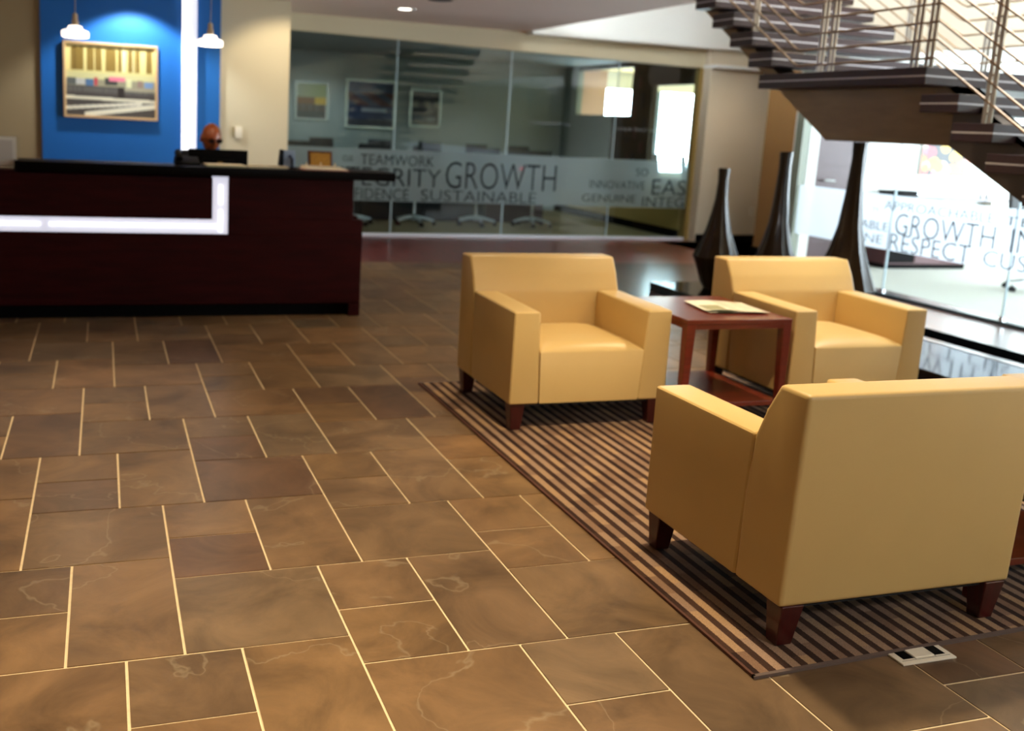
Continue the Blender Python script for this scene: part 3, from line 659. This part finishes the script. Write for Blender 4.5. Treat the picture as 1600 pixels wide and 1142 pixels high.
box('tray', -.07, .065, -.06, .06, 0, .008, BLACK, lt); box('divider', .02, .028, -.055, .055, .008, .075, BLACK, lt, .002, 1)
cdp = hexbox('card', [(-.04, -.035, .008), (.05, -.035, .008), (.05, -.03, .008), (-.04, -.03, .008), (-.035, .012, .13), (.055, .012, .13), (.055, .017, .13), (-.035, .017, .13)], mat('blue_grey_card', rgb(132, 152, 178), 0.6), lt)
bm = bmesh.new(); lathe(bm, [(0.014, 0), (0.014, 0.002)], 12)
o = from_bm('emblem', bm, mat('emblem_navy', rgb(30, 44, 70), .6), cdp); o.location = (.012, -.008, .085); o.rotation_euler = (PI / 2 - 0.37, 0, 0)
pl = thing('plaque', (1.595, 7.56, 1.111), 'small wooden plaque with a brass face standing on the counter', 'plaque')
FRW = mat('walnut_frame', rgb(86, 40, 18), .4)
fr = hexbox('frame', [(-.095, -.012, 0), (.095, -.012, 0), (.095, .008, 0), (-.095, .008, 0), (-.095, .022, .132), (.095, .022, .132), (.095, .042, .132), (-.095, .042, .132)], FRW, pl, .004, 2)
hexbox('brass_face', [(-.078, -.0145, .014), (.078, -.0145, .014), (.078, -.008, .014), (-.078, -.008, .014), (-.078, .0125, .118), (.078, .0125, .118), (.078, .02, .118), (-.078, .02, .118)], mat('brass_plate', rgb(170, 126, 50), .35, metal=.6, noise=.3, nscale=90), pl)
bk = thing('ring_binder', (1.60, 7.39, 1.111), 'open ring binder with white pages at the right end of the counter', 'binder')
box('cover', -.2, .16, -.13, .10, 0, .005, mat('red_cover', rgb(150, 60, 40), .5), bk)
hexbox('page_block', [(-.18, -.12, .005), (.15, -.12, .005), (.15, .09, .005), (-.18, .09, .005), (-.17, -.12, .022), (.14, -.12, .012), (.13, .09, .022), (-.17, .09, .028)], PAPER, bk)
for xx in (-.13, -.02, .09):
    bm = bmesh.new(); tube(bm, [(xx, .075 + .022 * math.cos(a), .012 + .035 * math.sin(a)) for a in [PI * q / 8 for q in range(9)]], .004, 6); from_bm('ring', bm, mat('ring_cream', rgb(226, 206, 170), .4), bk, 50)

# ------------------------------------------------------------------ blue wall: picture, light strip, pendants, switch
pc = thing('framed_picture', (0.09, 11.265, 1.37), 'framed city street picture with crosswalk on the blue wall', 'picture')
Wp, Hp = 0.955, 0.785
for a in ((-Wp / 2, Wp / 2, 0, .026), (-Wp / 2, Wp / 2, Hp - .026, Hp), (-Wp / 2, -Wp / 2 + .026, .026, Hp - .026), (Wp / 2 - .026, Wp / 2, .026, Hp - .026)):
    box('frame_bar', a[0], a[1], -.05, 0, a[2], a[3], PINE, pc, .003, 1)
def street(u, v):
    h = math.sin(u * 91.7 + v * 47.3) * 43758.5; h -= math.floor(h)
    if v > 0.60:
        c = (0.86, 0.78, 0.50)
        for (cu, w, dk_) in ((0.10, .05, 1), (0.17, .035, 1), (0.27, .05, 1), (0.36, .045, 1), (0.50, .075, 1), (0.60, .03, 1), (0.73, .05, 1), (0.80, .03, 1), (0.93, .045, 1)):
            top = 0.93 + 0.04 * (1 - min(1, abs(u - cu) / w) ** 2)
            if abs(u - cu) < w * .8 and 0.63 < v < top: c = (0.42, 0.32, 0.12) if (u * 60) % 1 > .35 else (0.62, 0.50, 0.22)
        if 0.62 < u < 0.66 or 0.74 < u < 0.755: c = (0.90, 0.85, 0.62)
        if v < .64: c = (0.80, 0.74, 0.48)
        return c
    if v > 0.42:
        c = (0.78, 0.74, 0.52) if v > .52 else (0.58, 0.55, 0.44)
        for (cu, cv, w, hh, col) in ((0.06, .48, .05, .05, (.35, .36, .34)), (.16, .48, .05, .04, (.72, .70, .66)), (.26, .47, .04, .05, (.30, .42, .55)), (.33, .49, .02, .06, (.72, .25, .28)), (.50, .50, .07, .05, (.22, .22, .2)), (.57, .53, .09, .03, (.86, .45, .52)), (.70, .47, .03, .08, (.82, .80, .6)), (.83, .48, .03, .05, (.55, .45, .4)), (.93, .47, .05, .04, (.45, .55, .68))):
            if abs(u - cu) < w and abs(v - cv) < hh: c = col
        return c
    if abs(u - .615) < .035 and .27 < v < .46: return (0.16, 0.13, 0.12)
    c = (0.30, 0.27, 0.25)
    vv = v - 0.05 * u
    if .33 < v < .40: c = (.42, .40, .36) if (u * 30) % 1 > .4 else (.30, .28, .27)
    if abs(v - (.255 - .02 * u)) < .022: c = (.88, .84, .72)
    if abs(v - (.10 + .12 * u)) < .024 and u < .85: c = (.90, .86, .76)
    if abs(v - (-.02 + .19 * u)) < .035 and u > .2: c = (.93, .89, .78)
    if v > .37 and u > .6: c = (.62, .58, .48)
    return c
pt = picture('print', Wp - .05, Hp - .05, 150, 120, street, PRINT, pc); pt.location = (0, -.02, .025)
box('backing', -Wp / 2 + .02, Wp / 2 - .02, -.015, 0, .02, Hp - .02, WHITE, pc)

ls = thing('light_column', (0.9, 11.265, 0), 'tall glowing white light column running up the blue wall', 'wall light')
box('housing', -.078, .076, -.03, 0, 0.0, 2.75, WHITE, ls)
box('diffuser', -.01, .076, -.062, -.03, 0.0, 2.75, DIFF, ls, .003, 1)
for a in ((0.0, 0.9), (0.92, 1.265), (1.275, 2.75)): box('light_tube', -.078, -.012, -.075, -.03, a[0], a[1], TUBE, ls, .01, 2)
def pendant(x, y, z, label):
    t = thing('pendant_lamp', (x, y, z), label, 'pendant lamp', 'glowing glass pendants above the desk')
    bm = bmesh.new(); lathe(bm, [(0.080, -.032), (0.092, -.028), (0.094, 0.004), (0.088, .014), (0.052, .026), (0.046, .046), (0.022, .052)], 28); from_bm('glass_shade', bm, PEND, t, 40)
    bm = bmesh.new(); lathe(bm, [(0.024, .050), (0.024, .075), (0.018, .092), (0.016, .128), (0.006, .134)], 16); from_bm('socket_cap', bm, mat('cap_brass', rgb(206, 186, 156), .3, metal=.6), t, 40)
    bm = bmesh.new(); tube(bm, [(0, 0, .13), (.004, 0, .3), (-.002, 0, .5), (0, 0, 2.75 - z)], .0035, 6); from_bm('cord', bm, mat('cord_grey', rgb(150, 140, 140), .5), t)
    bm = bmesh.new(); lathe(bm, [(0.055, 2.75 - z - .02), (0.06, 2.75 - z - .002)], 20); from_bm('ceiling_rose', bm, CHROME, t)
    l = bpy.data.lights.new('pendant_bulb', 'POINT'); l.energy = 9; l.color = (1, .8, .55); l.shadow_soft_size = .08
    o = bpy.data.objects.new('pendant_bulb', l); o.location = (0, 0, -.06); o.parent = t; COL.objects.link(o)
pendant(-0.178, 7.6, 1.998, 'glowing pendant lamp above the left of the framed street picture')
pendant(0.757, 7.6, 2.003, 'glowing pendant lamp right of the white light column, above the seated person')
sw = thing('wall_switch', (1.436, 11.3, 1.225), 'white wall control box on the beige wall right of the person', 'switch')
box('case', -.035, .048, -.03, 0, 0, .125, WPL, sw, .005, 2); box('side_cover', -.052, -.035, -.03, 0, .01, .12, mat('khaki_plastic', rgb(160, 140, 90), .5), sw)
so = thing('wall_outlet', (9.07, 12.35, 0.40), 'small white outlet plate low on the beige wall behind the vases', 'outlet')
box('plate', -.04, .04, -.008, 0, 0, .12, WPL, so, .003, 1)
for z_ in (.035, .085): box('socket', -.017, .017, -.0095, -.0075, z_ - .014, z_ + .014, mat('socket_grey', rgb(180, 172, 158), .5), so)
for (x, y, lit, lab) in ((3.264, 11.109, True, 'lit round recessed ceiling light near the conference glass'), (3.321, 10.03, False, 'dark round ceiling fixture at the top edge, nearer than the lit light')):
    t = thing('ceiling_light', (x, y, 2.75), lab, 'ceiling light')
    bm = bmesh.new(); lathe(bm, [(0.075, -.004), (0.125, -.006), (0.13, 0.0)], 24, close=False); lathe(bm, [(0.075, -.004), (0.07, -0.001)], 24, close=False); from_bm('trim_ring', bm, WHITE if lit else mat('brown_grille', rgb(70, 50, 42), .6), t, 40)
    bm = bmesh.new(); lathe(bm, [(0.074, -.003), (0.074, -.001)], 24); from_bm('lens', bm, LAMP if lit else mat('dark_lens', rgb(24, 18, 16), .4), t)

# ------------------------------------------------------------------ seated receptionist
def skinmesh(name, verts, edges, radii, root, m, parent, levels=2):
    me = bpy.data.meshes.new(name); me.from_pydata(verts, edges, []); o = link(name, me, m, parent)
    sk = o.modifiers.new('skin', 'SKIN'); sk.use_smooth_shade = True
    for i, r in enumerate(radii):
        d = me.skin_vertices[0].data[i]; d.radius = r if isinstance(r, tuple) else (r, r); d.use_root = (i == root)
    ss = o.modifiers.new('sub', 'SUBSURF'); ss.levels = levels; ss.render_levels = levels
    return o
pr = thing('person', (0.835, 8.32, 0.0), 'bald person with dark glasses in black clothes, looking down behind the monitor', 'person')
V = [(0, .12, .60), (0, .10, .72), (0, .07, .90), (0, .05, 1.06), (0, .03, 1.15), (.004, -.005, 1.215)]; R = [.12, .12, .14, .13, .058, .056]; E = [(0, 1), (1, 2), (2, 3), (3, 4), (4, 5)]
def chain(start, pts, rs):
    a = start
    for p, r in zip(pts, rs):
        V.append(p); R.append(r); E.append((a, len(V) - 1)); a = len(V) - 1
    return a
for s in (-1, 1):
    w_ = chain(3, [(s * .17, .05, 1.07), (s * .215, 0.02, .95), (s * .235, -.05, .80), (s * .20, -.17, .795), (s * .16, -.27, .79)], [.062, .05, .042, .035, .026])
    pm = chain(w_, [(s * .15, -.325, .785)], [.03])
    for k, (dx, ln) in enumerate(((-.027, .055), (-.009, .065), (.009, .06), (.027, .045))):
        chain(pm, [(s * .15 + dx, -.355, .79), (s * .15 + dx * 1.15, -.355 - ln * .6, .788), (s * .15 + dx * 1.2, -.355 - ln, .776)], [.009, .0085, .007])
    chain(w_, [(s * .125, -.30, .785), (s * .105, -.335, .78), (s * .10, -.36, .776)], [.012, .0095, .0075])
    kn = chain(0, [(s * .10, .06, .59), (s * .13, -.18, .58), (s * .13, -.36, .56), (s * .13, -.34, .30), (s * .13, -.30, .09), (s * .13, -.36, .05), (s * .13, -.46, .035)], [.085, .078, .058, .05, .04, .04, .03])
skinmesh('body', V, E, R, 0, SKIN, pr)
# head: one shaped surface with brow, nose, mouth, chin and ears, tilted down
bm = bmesh.new(); bmesh.ops.create_uvsphere(bm, u_segments=40, v_segments=28, radius=1.0)
for v in bm.verts:
    x, y, z = v.co
    px, py, pz = x * .078, y * .097, z * .118
    if z < -0.1: px *= 1 - .16 * min(1, (-z - .1)) ** 1.3; py *= 1 - .10 * (-z)
    if z > 0: py *= 1.02
    if y < 0:
        f = math.exp(-(x / .16) ** 2)
        py -= .022 * f * math.exp(-((z + .12) / .16) ** 2)            # nose
        py -= .006 * math.exp(-(x / .55) ** 2) * math.exp(-((z - .16) / .10) ** 2)   # brow
        py += .010 * (math.exp(-((abs(x) - .38) / .17) ** 2)) * math.exp(-((z - .02) / .12) ** 2)  # eye sockets
        py -= .006 * math.exp(-(x / .30) ** 2) * math.exp(-((z + .46) / .07) ** 2)   # lips
        py -= .008 * math.exp(-(x / .28) ** 2) * math.exp(-((z + .78) / .16) ** 2)   # chin
    else:
        if z < -.4: py *= 1 - .4 * (-z - .4)
    v.co = (px, py, pz)
hd = from_bm('head', bm, SKIN, pr, 180); hd.location = (.006, -.035, 1.292); hd.rotation_euler = (math.radians(14), 0, math.radians(14))
for s in (-1, 1):
    bm = bmesh.new(); bmesh.ops.create_uvsphere(bm, u_segments=14, v_segments=10, radius=1.0)
    for v in bm.verts: v.co = (v.co.x * .010 + s * .079, v.co.y * .020 + .012 - .006 * (v.co.z), v.co.z * .034 - .012)
    from_bm('ear', bm, SKIN, hd, 180)
    bm = bmesh.new(); bmesh.ops.create_uvsphere(bm, u_segments=12, v_segments=8, radius=.012)
    for v in bm.verts: v.co += Vector((s * .030, -.084, .002))
    from_bm('eye', bm, mat('eye_white', rgb(220, 210, 200), .2), hd, 180)
bm = bmesh.new()
for s in (-1, 1):
    tube(bm, [(s * .031 + .026 * math.cos(a), -.101, .0 + .015 * math.sin(a)) for a in [2 * PI * q / 14 for q in range(15)]], .0045, 6)
    tube(bm, [(s * .056, -.099, .006), (s * .072, -.06, .006), (s * .080, .01, .004)], .003, 6)
    prism(bm, [(s * .031 + .023 * math.cos(a), .013 * math.sin(a)) for a in [2 * PI * q / 14 for q in range(14)]], -.1015, -.1005, 'y')
tube(bm, [(-.008, -.108, .004), (.008, -.108, .004)], .004, 6)
from_bm('glasses', bm, mat('smoked_glasses', rgb(26, 12, 8), .7, spec=.08), hd, 40)
V2 = [(0, .12, .63), (0, .10, .74), (0, .07, .90), (0, .05, 1.05), (0, .035, 1.12)]; E2 = [(0, 1), (1, 2), (2, 3), (3, 4)]; R2 = [.13, .145, .165, .155, .085]
V, E, R = V2, E2, R2
for s in (-1, 1): chain(3, [(s * .18, .05, 1.08), (s * .225, 0.02, .95), (s * .24, -.05, .80), (s * .205, -.17, .797), (s * .17, -.25, .79)], [.08, .067, .06, .052, .042])
skinmesh('jacket', V, E, R, 0, JACKET, pr)
V, E, R = [(0, .12, .60)], [], [.125]
for s in (-1, 1): chain(0, [(s * .10, .06, .595), (s * .13, -.18, .585), (s * .13, -.36, .565), (s * .13, -.34, .30), (s * .13, -.30, .12)], [.092, .082, .07, .064, .06])
skinmesh('trousers', V, E, R, 0, mat('charcoal_cloth', rgb(30, 30, 34), .85), pr)

# ------------------------------------------------------------------ task chairs
def make_task_chair(loc, rz, label):
    t = thing('task_chair', loc, label, 'office chair', 'black conference chairs', rz)
    base = None
    bm = bmesh.new()
    for k in range(5):
        a = 2 * PI * k / 5 + .3; c, s_ = math.cos(a), math.sin(a)
        tube(bm, [(0.02 * c, 0.02 * s_, .125), (.15 * c, .15 * s_, .11), (.30 * c, .30 * s_, .075)], [.026, .02, .015], 8)
    lathe(bm, [(.035, .08), (.035, .15)], 16)
    base = from_bm('star_base', bm, mat('satin_aluminium', rgb(206, 212, 216), .3, metal=.35), t, 50)
    for k in range(5):
        a = 2 * PI * k / 5 + .3; bm = bmesh.new(); c, s_ = .30 * math.cos(a), .30 * math.sin(a)
        for off in (-.018, .018):
            n = 14; px, py = -math.sin(a) * off, math.cos(a) * off
            A = [bm.verts.new((c + px * 1.6 + math.cos(a) * .028 * math.cos(2 * PI * q / n), s_ + py * 1.6 + math.sin(a) * .028 * math.cos(2 * PI * q / n), .03 + .028 * math.sin(2 * PI * q / n))) for q in range(n)]
            B = [bm.verts.new((c + px * .6 + math.cos(a) * .028 * math.cos(2 * PI * q / n), s_ + py * .6 + math.sin(a) * .028 * math.cos(2 * PI * q / n), .03 + .028 * math.sin(2 * PI * q / n))) for q in range(n)]
            bm.faces.new(A); bm.faces.new(B[::-1])
            for q in range(n): bm.faces.new((A[q], B[q], B[(q + 1) % n], A[(q + 1) % n]))
        lathe(bm, [(.011, .03), (.011, .075)], 8, (c, s_)); from_bm('caster', bm, BLACK, base, 50)
    bm = bmesh.new(); lathe(bm, [(.022, .14), (.022, .42)], 14); from_bm('gas_post', bm, CHROME, t, 50)
    box('seat', -.24, .24, -.23, .24, .42, .50, BLACKF, t, .03, 3)
    hexbox('backrest', [(-.22, .22, .56), (.22, .22, .56), (.22, .27, .56), (-.22, .27, .56), (-.20, .30, 1.17), (.20, .30, 1.17), (.20, .34, 1.17), (-.20, .34, 1.17)], BLACKF, t, .02, 3)
    bm = bmesh.new(); tube(bm, [(0, .10, .42), (0, .26, .44), (0, .30, .56), (0, .33, .8)], .018, 8); from_bm('back_bracket', bm, CHROME, t, 50)
    for s in (-1, 1):
        bm = bmesh.new(); tube(bm, [(s * .22, .05, .45), (s * .28, .05, .47), (s * .28, .04, .66)], .013, 8); o = from_bm('arm_support', bm, CHROME, t, 50)
        box('arm_pad', s * .28 - .03, s * .28 + .03, -.14, .12, .66, .69, BLACK, o, .008, 2)
    return t
# local +y is the back of the chair
tc = make_task_chair((5.38, 14.02, 0.002), PI, 'black conference chair with chrome star base, second from the right along the glass')
dup(tc, (4.37, 13.92, 0.002), PI + .08, 'black conference chair with chrome star base, in the middle along the glass')
dup(tc, (6.30, 14.0, 0.002), PI - .3, 'black conference chair with chrome star base, rightmost of those along the glass')
dup(tc, (3.42, 13.9, 0.002), PI + .5, 'black conference chair just right of the reception desk end, behind the glass')
dup(tc, (2.55, 13.9, 0.002), PI, 'black conference chair behind the plaque and binder, beyond the glass')
fx = [(3.45, 'black chair across the conference table, its back showing right of the plaque'), (4.45, 'black chair across the conference table, left of the second glass joint'), (5.35, 'black chair across the conference table, right of the third framed poster'),
      (6.2, 'black chair across the conference table, above the letters WT of GROWTH'), (7.0, 'black chair across the conference table, rightmost of its row')]
for x, lab in fx:
    dup(tc, (x, 16.0, 0.002), 0.0, lab)
dup(tc, (9.25, 14.95, 0.002), 0.7, 'black chair silhouetted against the bright far window, left of two')
dup(tc, (9.35, 14.15, 0.002), 0.9, 'black chair silhouetted against the bright far window, right of two')
o = dup(tc, (0.835, 8.40, 0.002), 0.0, 'black task chair under the seated person behind the desk')
o = dup(tc, (9.75, 8.15, 0.002), 0.3, 'black chair in the bright meeting room, only a caster showing at the frame edge')
cf = thing('conference_table', (4.75, 15.0, 0), 'long black conference table behind the etched glass', 'table')
box('tabletop', -2.2, 2.2, -.52, .52, .72, .76, BLACKG, cf, .01, 2)
for a, m_ in ((-2.05, BLACKF), (-1.03, BLACKF), (-.01, BLACKF), (1.01, mat('plum_pedestal', rgb(60, 28, 32), .5))): box('base_panel', a, a + 1.0, -.42, .42, 0.0, .72, m_, cf, .006, 1)
tp = thing('conference_phone', (6.55, 15.1, .761), 'small black conference phone with a red light on the far table', 'telephone')
bm = bmesh.new(); lathe(bm, [(.11, 0), (.11, .02), (.05, .055), (.02, .06)], 18); from_bm('body', bm, BLACK, tp, 50)
bm = bmesh.new(); lathe(bm, [(.018, .06), (.018, .085)], 10); from_bm('red_light', bm, mat('red_led', (1, .1, .1), .5, emit=(1, .05, .08), estr=4), tp)

# framed posters on the far wall
def poster1(u, v):
    if v > .62: return (.62 - .1 * u, .62 - .06 * u, .52 - .2 * u)
    if v > .42: return (.78, .62, .18) if u > .6 else (.46, .30, .16)
    if v > .2: return (.30, .24, .18) if (u * 9) % 1 > .3 else (.42, .40, .38)
    return (.26, .27, .26)
def poster2(u, v):
    if v > .75: return (.16, .26, .40)
    if v > .45: return (.32, .16, .16) if math.sin(u * 13 + v * 20) > -.2 else (.22, .24, .32)
    if abs(v - .38) < .03 and .3 < u < .85: return (.60, .62, .66)
    if v > .15: return (.10, .18, .32)
    return (.20, .20, .24)
def poster3(u, v):
    if v > .72: return (.05, .08, .12)
    if v > .5: return (.34, .32, .26) if abs(u - .35) > .1 and abs(u - .72) > .08 else (.06, .06, .07)
    if .12 < v < .26 and (u * 14) % 1 > .35 and .12 < u < .88: return (.5, .54, .56)
    return (.05, .06, .07)
SILV = mat('silver_frame', rgb(206, 212, 206), .25, metal=.6)
for k, (xa, xb, za, zb, fn, lab) in enumerate(((3.10, 3.70, 1.44, 2.09, poster1, 'silver-framed yellow landscape poster, leftmost in the conference room'), (3.99, 4.90, 1.35, 2.18, poster2, 'large silver-framed dark blue and red poster, middle one in the conference room'),
                                              (5.15, 5.75, 1.42, 2.08, poster3, 'silver-framed black poster with a pale caption, rightmost in the conference room'))):
    t = thing('framed_poster', ((xa + xb) / 2, 17.0, za), lab, 'picture', None); w_, h_ = xb - xa, zb - za
    for a in ((-w_ / 2, w_ / 2, 0, .035), (-w_ / 2, w_ / 2, h_ - .035, h_), (-w_ / 2, -w_ / 2 + .045, .035, h_ - .035), (w_ / 2 - .045, w_ / 2, .035, h_ - .035)): box('frame_bar', a[0], a[1], -.035, 0, a[2], a[3], SILV, t, .003, 1)
    q = picture('print', w_ - .06, h_ - .06, 40, 40, fn, PRINT, t); q.location = (0, -.012, .03)

# ------------------------------------------------------------------ meeting room behind the right glass
cz = thing('credenza', (9.87, 9.99, 0), 'low plum and black credenza along the white meeting room wall', 'cabinet')
box('body', -.66, .66, -.2, .2, .06, .56, mat('plum_wood', rgb(92, 58, 60), .45), cz, .004, 1); box('plinth', -.64, .64, -.17, .2, 0, .06, BLACK, cz); box('top', -.68, .68, -.215, .2, .56, .585, BLACKG, cz, .003, 1)
for k in range(3):
    d = box('door', -.65 + .433 * k + .004, -.65 + .433 * (k + 1) - .004, -.214, -.2, .08, .55, BLACK if k == 0 else MATS['plum_wood'], cz, .003, 1)
    box('knob', -.65 + .433 * (k + .5) - .01, -.65 + .433 * (k + .5) + .01, -.235, -.214, .44, .48, CHROME, d)
sh = thing('wall_shelf', (10.3, 10.22, .855), 'thin grey shelf on the white meeting room wall below the flower painting', 'shelf')
box('board', -1.05, 1.0, -.22, 0, 0.0, .033, mat('grey_shelf', rgb(110, 104, 112), .35), sh, .003, 1)
for x in (-.8, 0, .8): box('bracket', x - .012, x + .012, -.16, 0, -.09, 0, STEEL, sh)
sb = thing('sound_bar', (9.58, 10.10, .889), 'long black box with a chrome end on the left of the wall shelf', 'speaker')
box('case', -.27, .25, -.06, .06, 0, .07, BLACK, sb, .01, 2); bm = bmesh.new(); tube(bm, [(.25, 0, .035), (.30, 0, .035)], .03, 12); from_bm('end_knob', bm, CHROME, sb, 50)
for k, x in enumerate((10.92, 11.02)):
    g_ = thing('glass_tumbler', (x, 10.10, .889), 'shiny tumbler on the wall shelf, the %s one of the pair' % ('left' if k == 0 else 'right'), 'glass', 'tumblers on the wall shelf')
    bm = bmesh.new(); lathe(bm, [(.024, 0), (.032, .07), (.029, .07), (.022, .006)], 16); from_bm('cup', bm, CHROME, g_, 40)
ar = thing('flower_painting', (10.35, 10.217, 1.16), 'square painting of pink, orange and yellow blossoms on the white wall', 'picture')
random.seed(11)
BL = [(random.random(), random.random(), random.uniform(.05, .13), random.choice([(.80, .34, .40), (.72, .18, .22), (.90, .60, .52), (.86, .42, .10), (.84, .68, .12), (.96, .86, .82), (.82, .48, .48)])) for _ in range(60)]
def blossoms(u, v):
    c = (.10, .11, .12)
    for (a, b_, r, col) in BL:
        if (u - a) ** 2 + (v - b_) ** 2 < r * r:
            c = col if not (a > .55 and col[1] < .5) else (.95, .6, .25)
    return c
box('canvas', -.40, .40, -.03, 0, 0, .78, WHITE, ar); q = picture('print', .8, .78, 90, 90, blossoms, PRINT, ar); q.location = (0, -.031, 0)

# ------------------------------------------------------------------ stair platform and vases
pf = thing('stair_plinth', (5.03, 3.2, 0), 'low glossy black plinth under the staircase carrying the tall vases', 'plinth')
box('slab', 0, .77, 0, 5.1, 0.0, .097, BLACKG, pf, .004, 1); box('metal_edge', 0.77, .785, 0, 5.1, 0, .1, STRIP, pf)
struct(box('trim_3', 6.33, 6.63, -3.9, 7.3, 0, .004, mat('black_stone_inlay', rgb(5, 5, 5), .95, spec=.0)))
def make_vase(loc, hgt, k, label, rz):
    t = tag(bpy.data.objects.new('tall_vase', None), label, 'vase', 'tall dark bottle-shaped floor vases'); COL.objects.link(t); t.location = loc; t.rotation_euler = (0, 0, rz)
    n = 12; zb = .30 * k
    prof = [(.085 * k, 0), (.12 * k, .06 * k), (.20 * k, zb - .02), (.212 * k, zb), (.205 * k, zb + .02), (.165 * k, zb + .12 * k), (.115 * k, zb + .26 * k), (.078 * k, zb + .42 * k), (.056 * k, zb + (hgt - zb) * .66), (.047, hgt - .12), (.053, hgt)]
    bm = bmesh.new(); rings = []
    for r, z in prof:
        rings.append([bm.verts.new((r * (1 if q % 2 == 0 else .93) * math.cos(2 * PI * q / (2 * n)), r * (1 if q % 2 == 0 else .93) * math.sin(2 * PI * q / (2 * n)), z)) for q in range(2 * n)])
    for a, b_ in zip(rings, rings[1:]):
        for q in range(2 * n): bm.faces.new((a[q], a[(q + 1) % (2 * n)], b_[(q + 1) % (2 * n)], b_[q]))
    bm.faces.new(rings[0][::-1]); inner = [bm.verts.new((v.co.x * .78, v.co.y * .78, v.co.z)) for v in rings[-1]]; deep = [bm.verts.new((v.co.x * .78, v.co.y * .78, v.co.z - .25)) for v in rings[-1]]
    for q in range(2 * n):
        bm.faces.new((rings[-1][q], rings[-1][(q + 1) % (2 * n)], inner[(q + 1) % (2 * n)], inner[q])); bm.faces.new((inner[q], inner[(q + 1) % (2 * n)], deep[(q + 1) % (2 * n)], deep[q]))
    bm.faces.new(deep)
    from_bm('body', bm, VASE, t, 40)
make_vase((5.475, 7.92, .098), 1.125, 1.0, 'shortest dark bottle vase, left of the three, golden sheen', 0.1)
make_vase((5.330, 6.88, .098), 1.315, 1.02, 'middle dark bottle vase before the tan wall column', 0.25)
make_vase((5.300, 6.02, .098), 1.42, 1.12, 'tallest dark bottle vase reaching up under the stair landing', 0.0)

# ------------------------------------------------------------------ staircase
st = thing('staircase', (4.87, 1.9, 0), 'open-riser staircase of dark wooden treads with steel rail, crossing the upper right', 'staircase')
SX, SY = 4.871, 1.9; XR = 6.5 - SX; TH = .108
def tread(y0, y1, zt, nm='tread'):
    a, b_ = y0 - SY, y1 - SY
    o = box(nm, 0, XR, a, b_, zt - TH, zt, DARKW, st, .003, 1)
    bm = bmesh.new(); addbox(bm, -.0015, .01, a, b_, zt - TH / 2 - .006, zt - TH / 2 + .004); addbox(bm, 0, XR, a - .0015, a + .01, zt - TH / 2 - .006, zt - TH / 2 + .004)
    from_bm('inlay_strip', bm, STRIP, o)
tread(5.05, 6.722, 1.998, 'landing')
for k in range(1, 12): tread(5.045 - .277 * k, 5.045 - .277 * k + .295, 1.998 - .17 * k)
for k in range(1, 8): tread(6.585 + .277 * (k - 1), 6.585 + .277 * (k - 1) + .295, 1.998 + .17 * k)
# stringer: one deep box beam near the open edge
sl = .17 / .277
for (xa, xb) in ((.18, .36),):
    zb = 1.52; yl = 4.97; yu = 6.10
    low_y = 2.05; zl = zb - (yl - low_y) * .60; top = lambda y: 1.998 - .17 * ((5.045 - y) / .277) - .30
    bm = bmesh.new()
    prism(bm, [(low_y - SY, max(.0, zl)), (yl - SY, zb), (yl - SY, 1.885), (5.05 - SY, 1.885), (4.90 - SY, 1.80), (low_y - SY, .14)], xa, xb)
    from_bm('stringer', bm, mat('dim_bronze', rgb(84, 74, 66), .4, metal=.6), st)  # lower part of the bronze beam, its duller reflection put into the colour
    bm = bmesh.new(); prism(bm, [(yl - SY, zb), (yu - SY, zb), (8.2 - SY, zb + (8.2 - yu) * sl), (8.2 - SY, zb + (8.2 - yu) * sl + .10), (6.52 - SY, 1.885), (yl - SY, 1.885)], xa, xb); from_bm('stringer', bm, BRONZE, st)
# railings: paired flat posts and stacked rods on both sides
def post(x, y, z0, z1):
    for dx in (-.009, .009):
        pass
    bm = bmesh.new(); addbox(bm, x - .006, x + .006, y - .034, y - .006, z0, z1); addbox(bm, x - .006, x + .006, y + .006, y + .034, z0, z1); bevel(bm, .002, 1)
    for k in range(8): tube(bm, [(x, y - .008, z0 + .06 + .11 * k), (x, y + .008, z0 + .06 + .11 * k)], .008, 6)
    from_bm('railing_post', bm, STEEL, st, 40)
for x in (.06, XR - .06):
    for (y, z0) in ((6.11, 1.998), (5.22, 1.998), (4.60, 1.658), (3.77, 1.148), (2.94, .638), (2.2, .298), (6.92, 2.338), (7.75, 2.848)): post(x, y - SY, z0, z0 + 1.02)
    for (y, z0) in ((6.0, 1.998), (5.10, 1.998)): post(x, y - SY, z0, z0 + 1.02)
    for k in range(8):
        h = .055 + .11 * k; up_ = 6.40
        pts = [(x, 2.1 - SY, 1.998 + (2.1 - 5.05) * sl + h), (x, 5.05 - SY, 1.998 + h), (x, 5.12 - SY, 1.998 + h), (x, up_ - SY - .05, 1.998 + h), (x, up_ - SY, 1.998 + h + .02), (x, 8.3 - SY, 1.998 + (8.3 - up_) * sl + h)]
        bm = bmesh.new(); tube(bm, pts, .008, 8); from_bm('railing_rod', bm, ROD, st, 40)
    bm = bmesh.new(); pts = [(x, 2.1 - SY, 1.998 + (2.1 - 5.05) * sl + 1.02), (x, 5.05 - SY, 3.018), (x, up_ - SY, 3.018), (x, 8.3 - SY, 3.018 + (8.3 - up_) * sl)]; tube(bm, pts, .021, 10); from_bm('handrail', bm, STEEL, st, 40)
bpy.context.view_layer.update()
